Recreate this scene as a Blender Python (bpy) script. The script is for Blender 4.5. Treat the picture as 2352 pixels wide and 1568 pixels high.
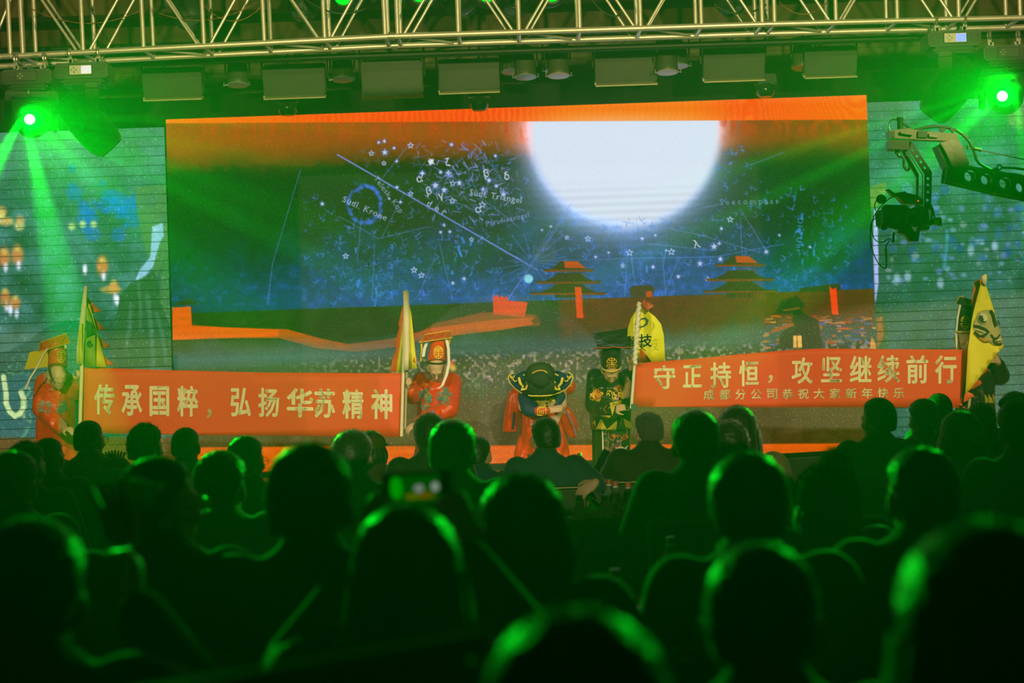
import bpy, bmesh, math, random
import numpy as np
from math import sin, cos, pi, radians, sqrt, atan2, hypot
from mathutils import Vector, Matrix, Euler, noise as mnoise
from mathutils.bvhtree import BVHTree
random.seed(7)
S = bpy.context.scene
for o in list(bpy.data.objects):
    bpy.data.objects.remove(o)
COL = S.collection

# ---------------------------------------------------------------- camera
F = 4000.0
PITCH, ROLL, CAMZ = radians(0.95), radians(-2.0), 1.5
RM = Matrix.Rotation(pi / 2 + PITCH, 3, 'X') @ Matrix.Rotation(ROLL, 3, 'Z')
def at(px, py, Y):
    """world point seen at photo pixel (px,py) at the depth Y"""
    d = RM @ Vector(((px - 1176) / F, -(py - 784) / F, -1))
    return Vector((0, 0, CAMZ)) + d * (Y / d.y)
def pix(p):
    d = RM.transposed() @ (Vector(p) - Vector((0, 0, CAMZ)))
    return (1176 + F * d.x / -d.z, 784 - F * d.y / -d.z)
cam_d = bpy.data.cameras.new('camera')
cam_d.lens = F * 36 / 2352
cam_d.sensor_width = 36
cam_d.dof.use_dof = True
cam_d.dof.focus_distance = 13.0
cam_d.dof.aperture_fstop = 2.8
cam_d.clip_start = 0.05
cam = bpy.data.objects.new('camera', cam_d)
cam.location = (0, 0, CAMZ)
cam.rotation_euler = RM.to_euler()
COL.objects.link(cam)
S.camera = cam

# ---------------------------------------------------------------- world, exposure, cycles
S.view_settings.view_transform = 'Standard'
S.view_settings.look = 'None'
S.view_settings.exposure = 0.0
S.view_settings.gamma = 1.0
S.view_settings.use_curve_mapping = False
w = bpy.data.worlds.new('world')
S.world = w
w.use_nodes = True
w.node_tree.nodes['Background'].inputs[0].default_value = (0.5, 0.8, 0.4, 1)
w.node_tree.nodes['Background'].inputs[1].default_value = 0.0
_v = w.node_tree.nodes.new('ShaderNodeVolumeScatter')      # the stage haze that fills the hall
_v.inputs['Color'].default_value = (.9, .9, .9, 1); _v.inputs['Density'].default_value = .0075; _v.inputs['Anisotropy'].default_value = .6
w.node_tree.links.new(_v.outputs[0], w.node_tree.nodes['World Output'].inputs['Volume'])
try: w.cycles.volume_sampling = 'MULTIPLE_IMPORTANCE'
except Exception: pass
S.render.engine = 'CYCLES'
cy = S.cycles
cy.use_denoising = True
cy.max_bounces = 6
cy.diffuse_bounces = 2
cy.glossy_bounces = 2
cy.transmission_bounces = 6
cy.transparent_max_bounces = 12
cy.volume_bounces = 0
cy.use_adaptive_sampling = True
cy.adaptive_threshold = 0.02
cy.sample_clamp_indirect = 3.0
cy.sample_clamp_direct = 0.0
cy.caustics_reflective = False
cy.caustics_refractive = False

def aim(o, target):
    d = Vector(target) - o.location
    o.rotation_euler = d.to_track_quat('-Z', 'Y').to_euler()
def spot(loc, target, energy, color, angle, blend=0.2, radius=0.04, name='spot_light'):
    l = bpy.data.lights.new(name, 'SPOT')
    l.energy = energy; l.color = color; l.spot_size = radians(angle); l.spot_blend = blend
    l.shadow_soft_size = radius
    o = bpy.data.objects.new(name, l); o.location = loc; aim(o, target)
    COL.objects.link(o)
    return o
def area(loc, target, energy, color, size, name='area_light', sy=None):
    l = bpy.data.lights.new(name, 'AREA')
    l.energy = energy; l.color = color; l.size = size
    if sy: l.shape = 'RECTANGLE'; l.size_y = sy
    o = bpy.data.objects.new(name, l); o.location = loc; aim(o, target)
    COL.objects.link(o)
    return o
GREEN = (0.0, 1.0, 0.015)
WARM = (1.0, 0.80, 0.36)
def shuttered(loc, target, energy, color, hu, hv, name, radius=.04):
    """a profile spot whose four shutters cut its beam to a rectangle (tangents hu, hv)"""
    o = spot(loc, target, energy, color, min(170, 2 * math.degrees(math.atan(hypot(hu, hv) * 1.1))), 0.0, radius, name)
    o.data.use_nodes = True; t = o.data.node_tree; e = t.nodes['Emission']; tc = t.nodes.new('ShaderNodeTexCoord'); sx = t.nodes.new('ShaderNodeSeparateXYZ'); t.links.new(tc.outputs['Normal'], sx.inputs[0])
    def mth(op, a, b=None):
        n = t.nodes.new('ShaderNodeMath'); n.operation = op
        for k, v in enumerate((a, b)):
            if v is None: continue
            if isinstance(v, (int, float)): n.inputs[k].default_value = v
            else: t.links.new(v, n.inputs[k])
        return n.outputs[0]
    u = mth('ABSOLUTE', mth('DIVIDE', sx.outputs[0], sx.outputs[2])); v = mth('ABSOLUTE', mth('DIVIDE', sx.outputs[1], sx.outputs[2]))
    t.links.new(mth('MULTIPLY', mth('LESS_THAN', u, hu), mth('LESS_THAN', v, hv)), e.inputs['Strength'])
    return o
# warm profile spots: two on the performers, two up at the truss
shuttered((-5.2, 6.0, 4.9), (-1.4, 15.3, 1.25), 1900, WARM, .50, .085, 'stage_front_light', .08)
shuttered((5.2, 6.0, 4.9), (1.4, 15.3, 1.25), 2500, WARM, .50, .085, 'stage_front_light', .08)
shuttered((-2.2, 5.6, 3.2), (-.8, 14, 4.6), 1500, WARM, .75, .085, 'truss_light', .06)
shuttered((2.6, 5.6, 3.2), (.8, 14, 4.6), 2300, WARM, .75, .085, 'truss_light', .06)
# projector beam from the back of the hall: a rectangle of warm light over the middle of the screen
shuttered((0.5, -2.4, 3.3), (0.22, 17, 1.3), 1500, (1.0, .86, .46), .1165, .112, 'projector_light', .02)
# follow spot on the centre performer
spot((-1.6, -2.4, 3.6), at(1130, 880, 15.5), 1700, (1.0, .95, .88), 6.2, 0.10, 0.02, 'follow_spot')
LAMPL = at(55, 262, 13.5)
LAMPR = at(2328, 188, 13.5)
#BEAMS
def beam(src, tx, ty, tY, energy, ang, blend=.5, ch=None):
    spot(src, at(tx, ty, tY), energy, GREEN, ang, blend, 0.02, 'moving_head_beam')
BE = 18000
beam(LAMPL, 760, 292, 12.9, BE * 2.2, 3.0)
beam(LAMPL, 900, 420, 12.8, BE * 1.1, 3.6)
beam(LAMPL, 620, 470, 12.7, BE * .8, 6.0)
beam(LAMPL, 420, 440, 12.6, BE * 1.1, 4.5)
beam(LAMPL, 460, 640, 12.3, BE * .5, 12.0, 1.)
beam(LAMPL, 130, 600, 12.3, BE * 1.5, 9.0)
beam(LAMPL, -60, 470, 12.5, BE * 1.5, 12.0, .8)
beam(LAMPL, 100, 1010, 12.5, BE * .7, 2.2)
beam(LAMPR, 1650, 400, 12.8, BE * 3.0, 3.0)
beam(LAMPR, 1700, 480, 12.8, BE * 2.2, 3.0)
beam(LAMPR, 1560, 560, 12.8, BE * 1.6, 4.0)
beam(LAMPR, 1850, 620, 12.7, BE * 1.7, 5.0)
beam(LAMPR, 1900, 560, 12.4, BE * .8, 13.0, 1.)
beam(LAMPR, 2110, 420, 12.6, BE * 1.1, 3.0)
beam(LAMPR, 2325, 900, 12.8, BE * 3.2, 1.8)
beam(LAMPR, 2400, 700, 12.4, BE * 1.0, 9.0)
# green moving heads on the truss, shining down over the audience
for (lx, e, tx) in ((790, 1, -1.6), (965, .8, -.3), (1115, .8, .5), (1250, .8, 1.8)):
    spot(at(lx, -2, 14.6), (tx, 3.0, 1.0), 4000 * e, GREEN, 47, 0.7, 0.05, 'moving_head_wash')
spot(LAMPL, (.9, 3.0, 1.0), 2100, GREEN, 25, 0.9, 0.05, 'moving_head_wash')
spot(LAMPR, (-.9, 3.0, 1.0), 2100, GREEN, 25, 0.9, 0.05, 'moving_head_wash')

# ---------------------------------------------------------------- helpers
_mats = {}
def mat(name, color=(.5, .5, .5), rough=.6, metal=0., emit=None, es=1., sheen=0., noise=0., nscale=20., bump=0., spec=None, sheen_tint=None, coat=0., trans=0., ior=1.45, alpha=1.):
    if name in _mats: return _mats[name]
    m = bpy.data.materials.new(name); m.use_nodes = True
    nt = m.node_tree; b = nt.nodes['Principled BSDF']; L = nt.links
    I = b.inputs
    I['Base Color'].default_value = (*color, 1)
    I['Roughness'].default_value = rough
    I['Metallic'].default_value = metal
    I['IOR'].default_value = ior
    if spec is not None: I['Specular IOR Level'].default_value = spec
    if sheen: 
        I['Sheen Weight'].default_value = sheen; I['Sheen Roughness'].default_value = .4
        I['Sheen Tint'].default_value = (*(sheen_tint or (1, 1, 1)), 1)
    if coat: I['Coat Weight'].default_value = coat; I['Coat Roughness'].default_value = .2
    if trans: I['Transmission Weight'].default_value = trans
    if alpha < 1: I['Alpha'].default_value = alpha
    if emit: I['Emission Color'].default_value = (*emit, 1); I['Emission Strength'].default_value = es
    if noise or bump:
        tc = nt.nodes.new('ShaderNodeTexCoord'); n = nt.nodes.new('ShaderNodeTexNoise')
        n.inputs['Scale'].default_value = nscale; n.inputs['Detail'].default_value = 4
        L.new(tc.outputs['Object'], n.inputs['Vector'])
        if noise:
            mx = nt.nodes.new('ShaderNodeMix'); mx.data_type = 'RGBA'
            mx.inputs['A'].default_value = (*[c * (1 - noise) for c in color], 1)
            mx.inputs['B'].default_value = (*[min(1, c * (1 + noise)) for c in color], 1)
            L.new(n.outputs['Fac'], mx.inputs['Factor']); L.new(mx.outputs['Result'], I['Base Color'])
        if bump:
            bp = nt.nodes.new('ShaderNodeBump'); bp.inputs['Strength'].default_value = bump; bp.inputs['Distance'].default_value = .02
            L.new(n.outputs['Fac'], bp.inputs['Height']); L.new(bp.outputs['Normal'], I['Normal'])
    _mats[name] = m
    return m
def emis(name, color, strength):
    if name in _mats: return _mats[name]
    m = bpy.data.materials.new(name); m.use_nodes = True
    nt = m.node_tree; nt.nodes.remove(nt.nodes['Principled BSDF'])
    e = nt.nodes.new('ShaderNodeEmission'); e.inputs[0].default_value = (*color, 1); e.inputs[1].default_value = strength
    nt.links.new(e.outputs[0], nt.nodes['Material Output'].inputs[0])
    _mats[name] = m
    return m
def tag(o, label=None, cat=None, group=None, kind=None):
    if label: o['label'] = label
    if cat: o['category'] = cat
    if group: o['group'] = group
    if kind: o['kind'] = kind
    return o
def empty(name, loc=(0, 0, 0), rz=0, label=None, cat=None, group=None):
    o = bpy.data.objects.new(name, None); o.empty_display_size = .1
    o.location = loc; o.rotation_euler = (0, 0, rz); COL.objects.link(o)
    return tag(o, label, cat, group)
def mesh(name, verts, faces, m=None, parent=None, smooth=False, world=False):
    """one mesh object; verts are in the parent's space unless world=True (parent must then be unrotated)"""
    me = bpy.data.meshes.new(name)
    if world and parent is not None:
        inv = (Matrix.Translation(parent.location) @ parent.rotation_euler.to_matrix().to_4x4()).inverted()
        verts = [inv @ Vector(v) for v in verts]
    me.from_pydata([tuple(v) for v in verts], [], faces)
    if smooth: me.polygons.foreach_set('use_smooth', [True] * len(me.polygons))
    o = bpy.data.objects.new(name, me); COL.objects.link(o)
    if m: me.materials.append(m)
    if parent is not None: o.parent = parent
    return o
class MB:
    """collects shapes for one mesh"""
    def __init__(s): s.v = []; s.f = []
    def add(s, vs, fs):
        n = len(s.v); s.v += [Vector(v) for v in vs]; s.f += [tuple(i + n for i in f) for f in fs]; return s
    def box(s, c, d, rot=None, bev=0.0):
        x, y, z = [k / 2 for k in d]
        R = rot if rot is not None else Matrix.Identity(3)
        c = Vector(c)
        if bev <= 0:
            vs = [c + R @ Vector((a * x, b * y, e * z)) for a in (-1, 1) for b in (-1, 1) for e in (-1, 1)]
            return s.add(vs, [(0, 1, 3, 2), (4, 6, 7, 5), (0, 4, 5, 1), (2, 3, 7, 6), (0, 2, 6, 4), (1, 5, 7, 3)])
        bm = bmesh.new(); bmesh.ops.create_cube(bm, size=1)
        for v in bm.verts: v.co = Vector((v.co.x * d[0], v.co.y * d[1], v.co.z * d[2]))
        bmesh.ops.bevel(bm, geom=bm.edges[:], offset=bev, segments=2, affect='EDGES')
        vs = [c + R @ v.co for v in bm.verts]; bm.verts.index_update()
        fs = [tuple(v.index for v in f.verts) for f in bm.faces]; bm.free()
        return s.add(vs, fs)
    def tube(s, pts, r, n=8, caps=True):
        pts = [Vector(p) for p in pts]
        rs = r if isinstance(r, (list, tuple)) else [r] * len(pts)
        up = Vector((0, 0, 1)); rings = []
        t0 = (pts[1] - pts[0]).normalized()
        a = t0.orthogonal().normalized()
        vs = []
        for i, p in enumerate(pts):
            if i == 0: t = pts[1] - pts[0]
            elif i == len(pts) - 1: t = pts[-1] - pts[-2]
            else: t = pts[i + 1] - pts[i - 1]
            t.normalize(); a = (a - t * a.dot(t))
            a = a.normalized() if a.length > 1e-6 else t.orthogonal().normalized()
            b = t.cross(a)
            for k in range(n):
                th = 2 * pi * k / n; vs.append(p + (a * cos(th) + b * sin(th)) * rs[i])
        fs = []
        for i in range(len(pts) - 1):
            for k in range(n):
                k2 = (k + 1) % n
                fs.append((i * n + k, i * n + k2, (i + 1) * n + k2, (i + 1) * n + k))
        if caps: fs.append(tuple(range(n))[::-1]); fs.append(tuple((len(pts) - 1) * n + k for k in range(n)))
        return s.add(vs, fs)
    def lathe(s, prof, n=16, c=(0, 0, 0), R=None, sx=1, sy=1):
        """prof: [(r,z)...]"""
        R = R if R is not None else Matrix.Identity(3); c = Vector(c); vs = []
        for (r, z) in prof:
            for k in range(n):
                th = 2 * pi * k / n; vs.append(c + R @ Vector((r * cos(th) * sx, r * sin(th) * sy, z)))
        fs = []
        for i in range(len(prof) - 1):
            for k in range(n):
                k2 = (k + 1) % n
                fs.append((i * n + k, i * n + k2, (i + 1) * n + k2, (i + 1) * n + k))
        fs.append(tuple(range(n))[::-1]); fs.append(tuple((len(prof) - 1) * n + k for k in range(n)))
        return s.add(vs, fs)
    def ell(s, c, r, R=None, n=12, m=8):
        prof = [(max(1e-4, sin(pi * i / m)), -cos(pi * i / m)) for i in range(m + 1)]
        R = R if R is not None else Matrix.Identity(3); c = Vector(c); vs = []
        for (q, z) in prof:
            for k in range(n):
                th = 2 * pi * k / n; vs.append(c + R @ Vector((q * cos(th) * r[0], q * sin(th) * r[1], z * r[2])))
        fs = []
        for i in range(m):
            for k in range(n):
                k2 = (k + 1) % n
                fs.append((i * n + k, i * n + k2, (i + 1) * n + k2, (i + 1) * n + k))
        return s.add(vs, fs)
    def prism(s, poly, y0, y1, R=None, c=(0, 0, 0)):
        """poly in x,z, extruded along y"""
        R = R if R is not None else Matrix.Identity(3); c = Vector(c); n = len(poly)
        vs = [c + R @ Vector((x, y0, z)) for x, z in poly] + [c + R @ Vector((x, y1, z)) for x, z in poly]
        fs = [tuple(range(n)), tuple(range(2 * n - 1, n - 1, -1))]
        for i in range(n):
            j = (i + 1) % n; fs.append((i, i + n, j + n, j))
        return s.add(vs, fs)
    def obj(s, name, m, parent=None, smooth=False, world=False, label=None):
        o = mesh(name, s.v, s.f, m, parent, smooth, world)
        if smooth:
            try: o.data.set_sharp_from_angle(angle=radians(50))
            except Exception: pass
        if label: o['label'] = label
        return o
def copy_tree(o, parent=None):
    kids = list(o.children)
    c = o.copy(); COL.objects.link(c)
    if parent is not None: c.parent = parent
    for k in kids: copy_tree(k, c)
    return c
def rotm(x=0, y=0, z=0): return Euler((x, y, z)).to_matrix()

# ---------------------------------------------------------------- setting
def struct(o, name=None):
    o['kind'] = 'structure'; return o
carpet = mat('hall_carpet', (.035, .02, .015), .95, noise=.5, nscale=8)
dark_wall = mat('dark_wall', (.03, .026, .02), .9, noise=.3, nscale=3)
tan_panel = mat('tan_panelling', (.17, .14, .07), .7, noise=.15, nscale=2)
brown_ceiling = mat('brown_ceiling', (.035, .018, .006), .8, noise=.2, nscale=1.5)
RX, Y0, Y1, H = 6.4, -3.2, 19.5, 5.25
struct(MB().box((0, (Y0 + Y1) / 2, -.05), (2 * RX, Y1 - Y0, .1)).obj('floor', carpet))
struct(MB().box((0, (Y0 + Y1) / 2, H + .05), (2 * RX, Y1 - Y0, .1)).obj('ceiling', brown_ceiling))
wb = struct(MB().box((0, Y1 + .05, H / 2), (2 * RX, .1, H)).obj('wall_back', tan_panel))
for i in range(24):      # raised battens of the panelling at the back
    b = MB().box((0, Y1 - .015, 4.2 + i * .09), (2 * RX, .03, .06)).obj('batten', tan_panel, wb)
struct(MB().box((0, Y0 - .05, H / 2), (2 * RX, .1, H)).obj('wall_front', dark_wall))
struct(MB().box((-RX - .05, (Y0 + Y1) / 2, H / 2), (.1, Y1 - Y0, H)).obj('wall_left', dark_wall))
struct(MB().box((RX + .05, (Y0 + Y1) / 2, H / 2), (.1, Y1 - Y0, H)).obj('wall_right', dark_wall))
for i, yy in enumerate((15.0, 16.6, 18.4)):
    struct(MB().box((0, yy, H - .12), (2 * RX - .1, .22, .24)).obj('trim_%d' % (i + 1), mat('ceiling_trim', (.10, .05, .015), .6)))

# ---------------------------------------------------------------- LED screens
def srgb(c): 
    c = np.clip(np.asarray(c, dtype=np.float32), 0, 4)
    return np.where(c <= .04045, c / 12.92, ((c + .055) / 1.055) ** 2.4)
_rt = np.array(RM.transposed())
def pixgrid(X, Z, Y):
    d = np.stack([X, np.full_like(X, Y), Z - CAMZ], -1) @ _rt.T
    return 1176 + F * d[..., 0] / -d[..., 2], 784 - F * d[..., 1] / -d[..., 2]
_rng = np.random.RandomState(3)
_lat = _rng.rand(256, 256).astype(np.float32)
def vnoise(x, y):
    xi = np.floor(x).astype(int); yi = np.floor(y).astype(int); fx = x - xi; fy = y - yi
    fx = fx * fx * (3 - 2 * fx); fy = fy * fy * (3 - 2 * fy)
    g = lambda a, b: _lat[a & 255, b & 255]
    return (g(xi, yi) * (1 - fx) + g(xi + 1, yi) * fx) * (1 - fy) + (g(xi, yi + 1) * (1 - fx) + g(xi + 1, yi + 1) * fx) * fy
def fbm(x, y, o=4):
    r = 0; a = .5
    for i in range(o):
        r = r + a * vnoise(x, y); x = x * 2.03 + 17.3; y = y * 2.03 + 9.1; a *= .5
    return r
def ss(e0, e1, x): 
    t = np.clip((x - e0) / (e1 - e0), 0, 1); return t * t * (3 - 2 * t)
class Canvas:
    """a picture shown by the LED pixels; X,Y arrays hold the picture coordinates of each LED vertex"""
    def __init__(s, X, Y):
        s.X = X; s.Y = Y; s.C = np.zeros(X.shape + (3,), np.float32)
        s.aa = abs(X[0, 1] - X[0, 0]) * .75
        s.ang = None
    def win(s, x0, y0, x1, y1):
        Xc, Yc = s.X, s.Y
        cols = np.where((Xc.max(0) >= x0) & (Xc.min(0) <= x1))[0]; rows = np.where((Yc.max(1) >= y0) & (Yc.min(1) <= y1))[0]
        if len(cols) == 0 or len(rows) == 0: return None
        return (slice(rows[0], rows[-1] + 1), slice(cols[0], cols[-1] + 1))
    def mix(s, w, a, col, add=False):
        a = a[..., None]; c = np.asarray(col, np.float32)
        if add: s.C[w] = s.C[w] + a * c
        else: s.C[w] = s.C[w] * (1 - a) + a * c
    def poly(s, pts, col, alpha=1., soft=None, add=False):
        P = np.array(pts, float); soft = soft or s.aa
        w = s.win(P[:, 0].min() - soft * 2, P[:, 1].min() - soft * 2, P[:, 0].max() + soft * 2, P[:, 1].max() + soft * 2)
        if w is None: return
        x = s.X[w]; y = s.Y[w]; ins = np.zeros(x.shape, bool); dm = np.full(x.shape, 1e9, np.float32)
        n = len(P)
        for i in range(n):
            a = P[i]; b = P[(i + 1) % n]
            if a[1] != b[1]:
                c = ((a[1] > y) != (b[1] > y)) & (x < (b[0] - a[0]) * (y - a[1]) / (b[1] - a[1]) + a[0]); ins ^= c
            ab = b - a; t = np.clip(((x - a[0]) * ab[0] + (y - a[1]) * ab[1]) / (ab @ ab + 1e-9), 0, 1)
            dm = np.minimum(dm, np.hypot(x - a[0] - t * ab[0], y - a[1] - t * ab[1]))
        sd = np.where(ins, -dm, dm)
        s.mix(w, alpha * (1 - ss(-soft * .5, soft * .5, sd)), col, add)
    def line(s, pts, r, col, alpha=1., soft=None, add=False):
        soft = soft or s.aa
        for a, b in zip(pts[:-1], pts[1:]):
            a = np.array(a, float); b = np.array(b, float); q = r + soft * 2
            w = s.win(min(a[0], b[0]) - q, min(a[1], b[1]) - q, max(a[0], b[0]) + q, max(a[1], b[1]) + q)
            if w is None: continue
            x = s.X[w]; y = s.Y[w]; ab = b - a
            t = np.clip(((x - a[0]) * ab[0] + (y - a[1]) * ab[1]) / (ab @ ab + 1e-9), 0, 1)
            d = np.hypot(x - a[0] - t * ab[0], y - a[1] - t * ab[1])
            s.mix(w, alpha * (1 - ss(r - soft * .5, r + soft * .5, d)), col, add)
    def disc(s, cx, cy, r, col, alpha=1., soft=None, add=False, ry=None):
        soft = soft or s.aa; ry = ry or r
        w = s.win(cx - r - soft, cy - ry - soft, cx + r + soft, cy + ry + soft)
        if w is None: return
        d = np.hypot(s.X[w] - cx, (s.Y[w] - cy) * r / ry)
        s.mix(w, alpha * (1 - ss(r - soft, r + soft * .5, d)), col, add)
    def arc(s, cx, cy, r, a0, a1, wd, col, alpha=1., n=24, ry=None, add=False):
        ry = ry or r
        s.line([(cx + r * cos(radians(a0 + (a1 - a0) * i / n)), cy + ry * sin(radians(a0 + (a1 - a0) * i / n))) for i in range(n + 1)], wd, col, alpha, add=add)
    def star(s, cx, cy, r, col, alpha=1., n=5, hollow=False, ph=0):
        pts = [(cx + (r if k % 2 == 0 else r * .45) * sin(pi * k / n + ph), cy - (r if k % 2 == 0 else r * .45) * cos(pi * k / n + ph)) for k in range(2 * n)]
        if hollow: s.line(pts + [pts[0]], max(.8, r * .13), col, alpha)
        else: s.poly(pts, col, alpha)
    def text(s, txt, cx, cy, h, ang, col, alpha=1., spread=1., shear=0):
        tris, wd = text_tris(txt, spread); k = h
        ca, sa = cos(ang), sin(ang)
        for t in tris:
            q = []
            for (x, y) in t:
                x = (x - wd / 2) * k + shear * y * k; y = (y - .35) * k
                q.append((cx + x * ca + y * sa, cy + x * sa - y * ca))
            s.poly(q, col, alpha, soft=s.aa * .9)
def text_tris(txt, spread=1., offset=0.0, bold=False):
    cu = bpy.data.curves.new('t', 'FONT'); cu.body = txt; cu.space_character = spread; cu.resolution_u = 2; cu.offset = offset
    o = bpy.data.objects.new('t', cu); COL.objects.link(o)
    bpy.context.view_layer.update()
    me = o.to_mesh(); me.calc_loop_triangles()
    V = [tuple(v.co[:2]) for v in me.vertices]
    T = [[V[i] for i in t.vertices] for t in me.loop_triangles]
    wd = max([v[0] for v in V] or [1])
    o.to_mesh_clear(); bpy.data.objects.remove(o); bpy.data.curves.remove(cu)
    return T, wd
def led_mat(name, strength=1.):
    m = bpy.data.materials.new(name); m.use_nodes = True
    nt = m.node_tree; b = nt.nodes['Principled BSDF']
    at_ = nt.nodes.new('ShaderNodeVertexColor'); at_.layer_name = 'picture'
    b.inputs['Base Color'].default_value = (.10, .10, .10, 1); b.inputs['Roughness'].default_value = .55
    tc = nt.nodes.new('ShaderNodeTexCoord'); n = nt.nodes.new('ShaderNodeTexNoise'); n.inputs['Scale'].default_value = 55; n.inputs['Detail'].default_value = 3
    rp = nt.nodes.new('ShaderNodeValToRGB'); rp.color_ramp.elements[0].position = .58; rp.color_ramp.elements[0].color = (.07, .07, .07, 1); rp.color_ramp.elements[1].position = .74; rp.color_ramp.elements[1].color = (.42, .44, .46, 1)  # pale specks in the base colour imitate sparkle off the LED mesh
    nt.links.new(tc.outputs['Object'], n.inputs['Vector']); nt.links.new(n.outputs['Fac'], rp.inputs['Fac']); nt.links.new(rp.outputs['Color'], b.inputs['Base Color'])
    nt.links.new(at_.outputs['Color'], b.inputs['Emission Color']); b.inputs['Emission Strength'].default_value = strength
    try: m.cycles.emission_sampling = 'NONE'
    except Exception: pass
    return m
def led_panel(name, x0, x1, z0, z1, Y, nx, nz, painter, m, parent, strip=None):
    xs = np.linspace(x0, x1, nx, dtype=np.float64); zs = np.linspace(z1, z0, nz)
    X, Z = np.meshgrid(xs, zs); PX, PY = pixgrid(X, Z, Y)
    cv = Canvas(PX, PY); painter(cv); C = srgb(cv.C)
    return X, Z, C
def grid_obj(name, X, Z, Y, C, m, parent, thick=0):
    nz, nx = X.shape
    me = bpy.data.meshes.new(name); n = nx * nz
    co = np.stack([X, np.full_like(X, Y), Z], -1).reshape(-1, 3).astype(np.float32)
    idx = np.arange(n).reshape(nz, nx)
    q = np.stack([idx[:-1, :-1], idx[1:, :-1], idx[1:, 1:], idx[:-1, 1:]], -1).reshape(-1, 4)
    extra = []
    if thick:     # a back and sides so that each strip is a real slab
        b = len(co); c4 = [idx[0, 0], idx[-1, 0], idx[-1, -1], idx[0, -1]]
        co = np.concatenate([co, co[c4] + np.array([0, thick, 0], np.float32)])
    me.vertices.add(len(co)); me.vertices.foreach_set('co', co.ravel())
    nq = len(q); loops = q.ravel().tolist(); starts = list(range(0, nq * 4, 4))
    if thick:
        for f in ((b, b + 3, b + 2, b + 1), (c4[0], c4[3], b + 3, b), (c4[1], c4[0], b, b + 1), (c4[2], c4[1], b + 1, b + 2), (c4[3], c4[2], b + 2, b + 3)):
            starts.append(len(loops)); loops += list(map(int, f))
    me.loops.add(len(loops)); me.loops.foreach_set('vertex_index', loops)
    me.polygons.add(len(starts)); me.polygons.foreach_set('loop_start', starts)
    me.update(calc_edges=True)
    ca = me.color_attributes.new('picture', 'FLOAT_COLOR', 'POINT')
    A = np.zeros((len(co), 4), np.float32); A[:, 3] = 1; A[:n, :3] = C.reshape(-1, 3)
    ca.data.foreach_set('color', A.ravel())
    me.materials.append(m)
    o = bpy.data.objects.new(name, me); COL.objects.link(o)
    if parent is not None: o.parent = parent
    return o

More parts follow.
